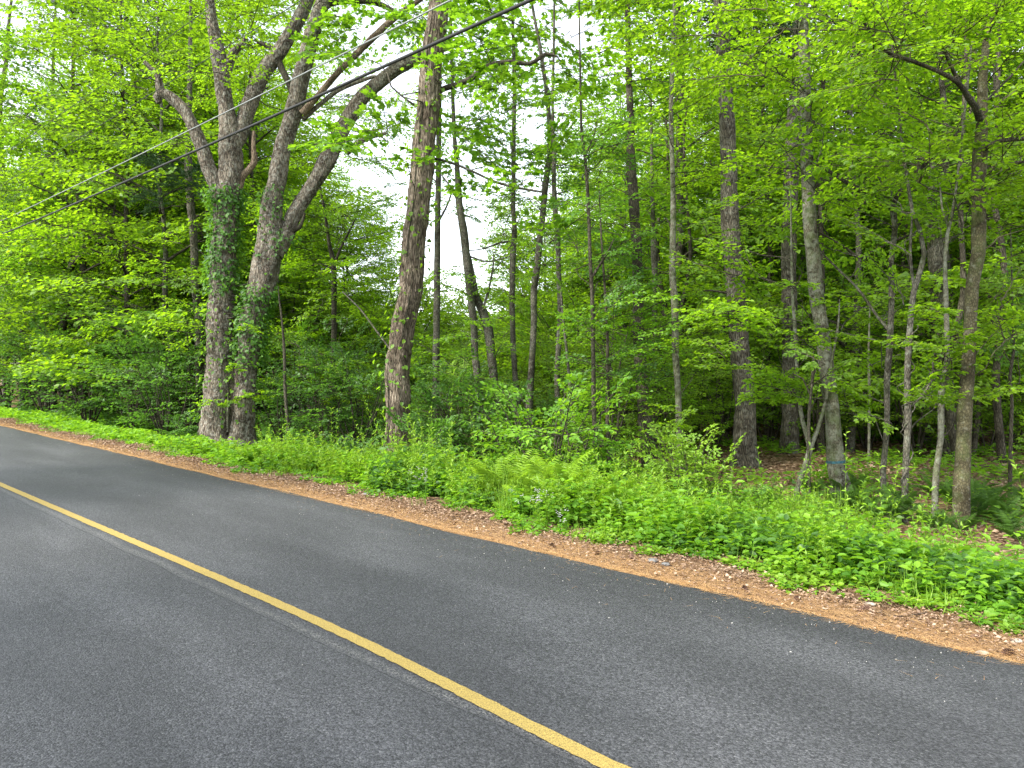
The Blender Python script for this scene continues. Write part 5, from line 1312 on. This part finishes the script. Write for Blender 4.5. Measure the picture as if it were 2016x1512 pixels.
p, _ = ground_at(110, 823); stone('rounded grey stone in the green edge at far left', p[0], p[1], .28, .2, .16, sg, seed=2)
for i, (px, py, s, lab) in enumerate([(1285, 1107, .042, 'flat pale grey stone sunk in the litter, left of its neighbour'), (1310, 1114, .036, 'flat dark grey stone sunk in the litter, right of its neighbour'), (720, 975, .04, 'flat grey stone at the bare gravelly patch on the left verge'),
                       (1934, 1293, .028, 'cream stone touching the asphalt edge at right'), (1713, 1194, .03, 'small cream stone above the twig'), (2002, 1266, .028, 'pale flat stone at the right frame edge')]):
    p, _ = ground_at(px, py); stone(lab, p[0], p[1], s * 1.3, s, s * .45, sg if i < 3 else plain('cream_stone', (.30, .26, .21), .8, noise=20), 'stones in the litter', seed=5 + i)
# low fallen branches in the wood
def log(label, p0, p1, r):
    (x0, y0), (x1, y1) = at(*p0), at(*p1); a = Acc(); q = []
    for t in np.linspace(0, 1, 6):
        x = x0 + (x1 - x0) * t; y = y0 + (y1 - y0) * t; q.append(np.array([x + .1 * math.sin(5 * t), y, float(G(x, y)) + r * .8 + .05]))
    tube(a, q, np.linspace(r, r * .5, 6), sides=9, step=.2, rough=.12, seed=8)
    o = link('fallen_branch', a.mesh('fallen_branch', smooth=True, origin=tuple(q[0])), BM['dead'], None, tuple(q[0])); tag(o, label, 'branch', 'fallen branches in the wood')
log('pale fallen branch on the litter right of the ringed trunk', (1660, 15.2), (1712, 16.5), .03)
log('grey fallen branch beyond the olive trunk', (1920, 14.5), (2040, 15.2), .035)
log('thin fallen branch near the foot of the olive trunk', (1910, 9.6), (1960, 10.4), .012)

# ================================================================== OVERHEAD WIRES
def wire(label, px, py, t_z, r, mat, sag=.35):
    # each wire runs parallel to the road above its far edge
    v0 = 5.9
    x, y, z = t_z
    u0, _ = to_uv(x, y)
    us = np.linspace(-18, 45, 80)
    zz = z + sag * (((us - 13) / 31.5) ** 2) - sag * ((u0 - 13) / 31.5) ** 2
    X, Y = uv(us, np.full(80, v0)); a = Acc()
    tube(a, np.stack([X, Y, zz], 1), [r] * 80, sides=8, step=2, cap=True)
    loc = (X[0], Y[0], zz[0])
    o = link('overhead_wire', a.mesh('overhead_wire', smooth=True, origin=loc), mat, None, loc); tag(o, label, 'wire', 'overhead wires along the road')
def on_v(px, py, v0=5.9):
    q = P(px, py, 1.0) ; dx, dz = q[0], q[2] - CAMH
    t = v0 / (VD[0] * dx + VD[1]); return (dx * t, t, CAMH + dz * t)
mb = plain('black_cable', (.015, .015, .016), .75); mg = plain('grey_cable', (.22, .23, .23), .45)
wire('thick black cable, lowest of the overhead wires', 700, 156, on_v(700, 156), .021, mb)
wire('pale grey cable, second lowest of the overhead wires', 694, 97, on_v(694, 97), .010, mg)
wire('thin dark wire, third from the bottom of the overhead wires', 410, 115, on_v(410, 115), .006, mb)
wire('thin dark wire, highest of the overhead wires', 410, 17, on_v(410, 17), .006, mb)
write_labels()
print('TOTAL TRIS', TRIS[0], 'OBJECTS', len(bpy.data.objects))
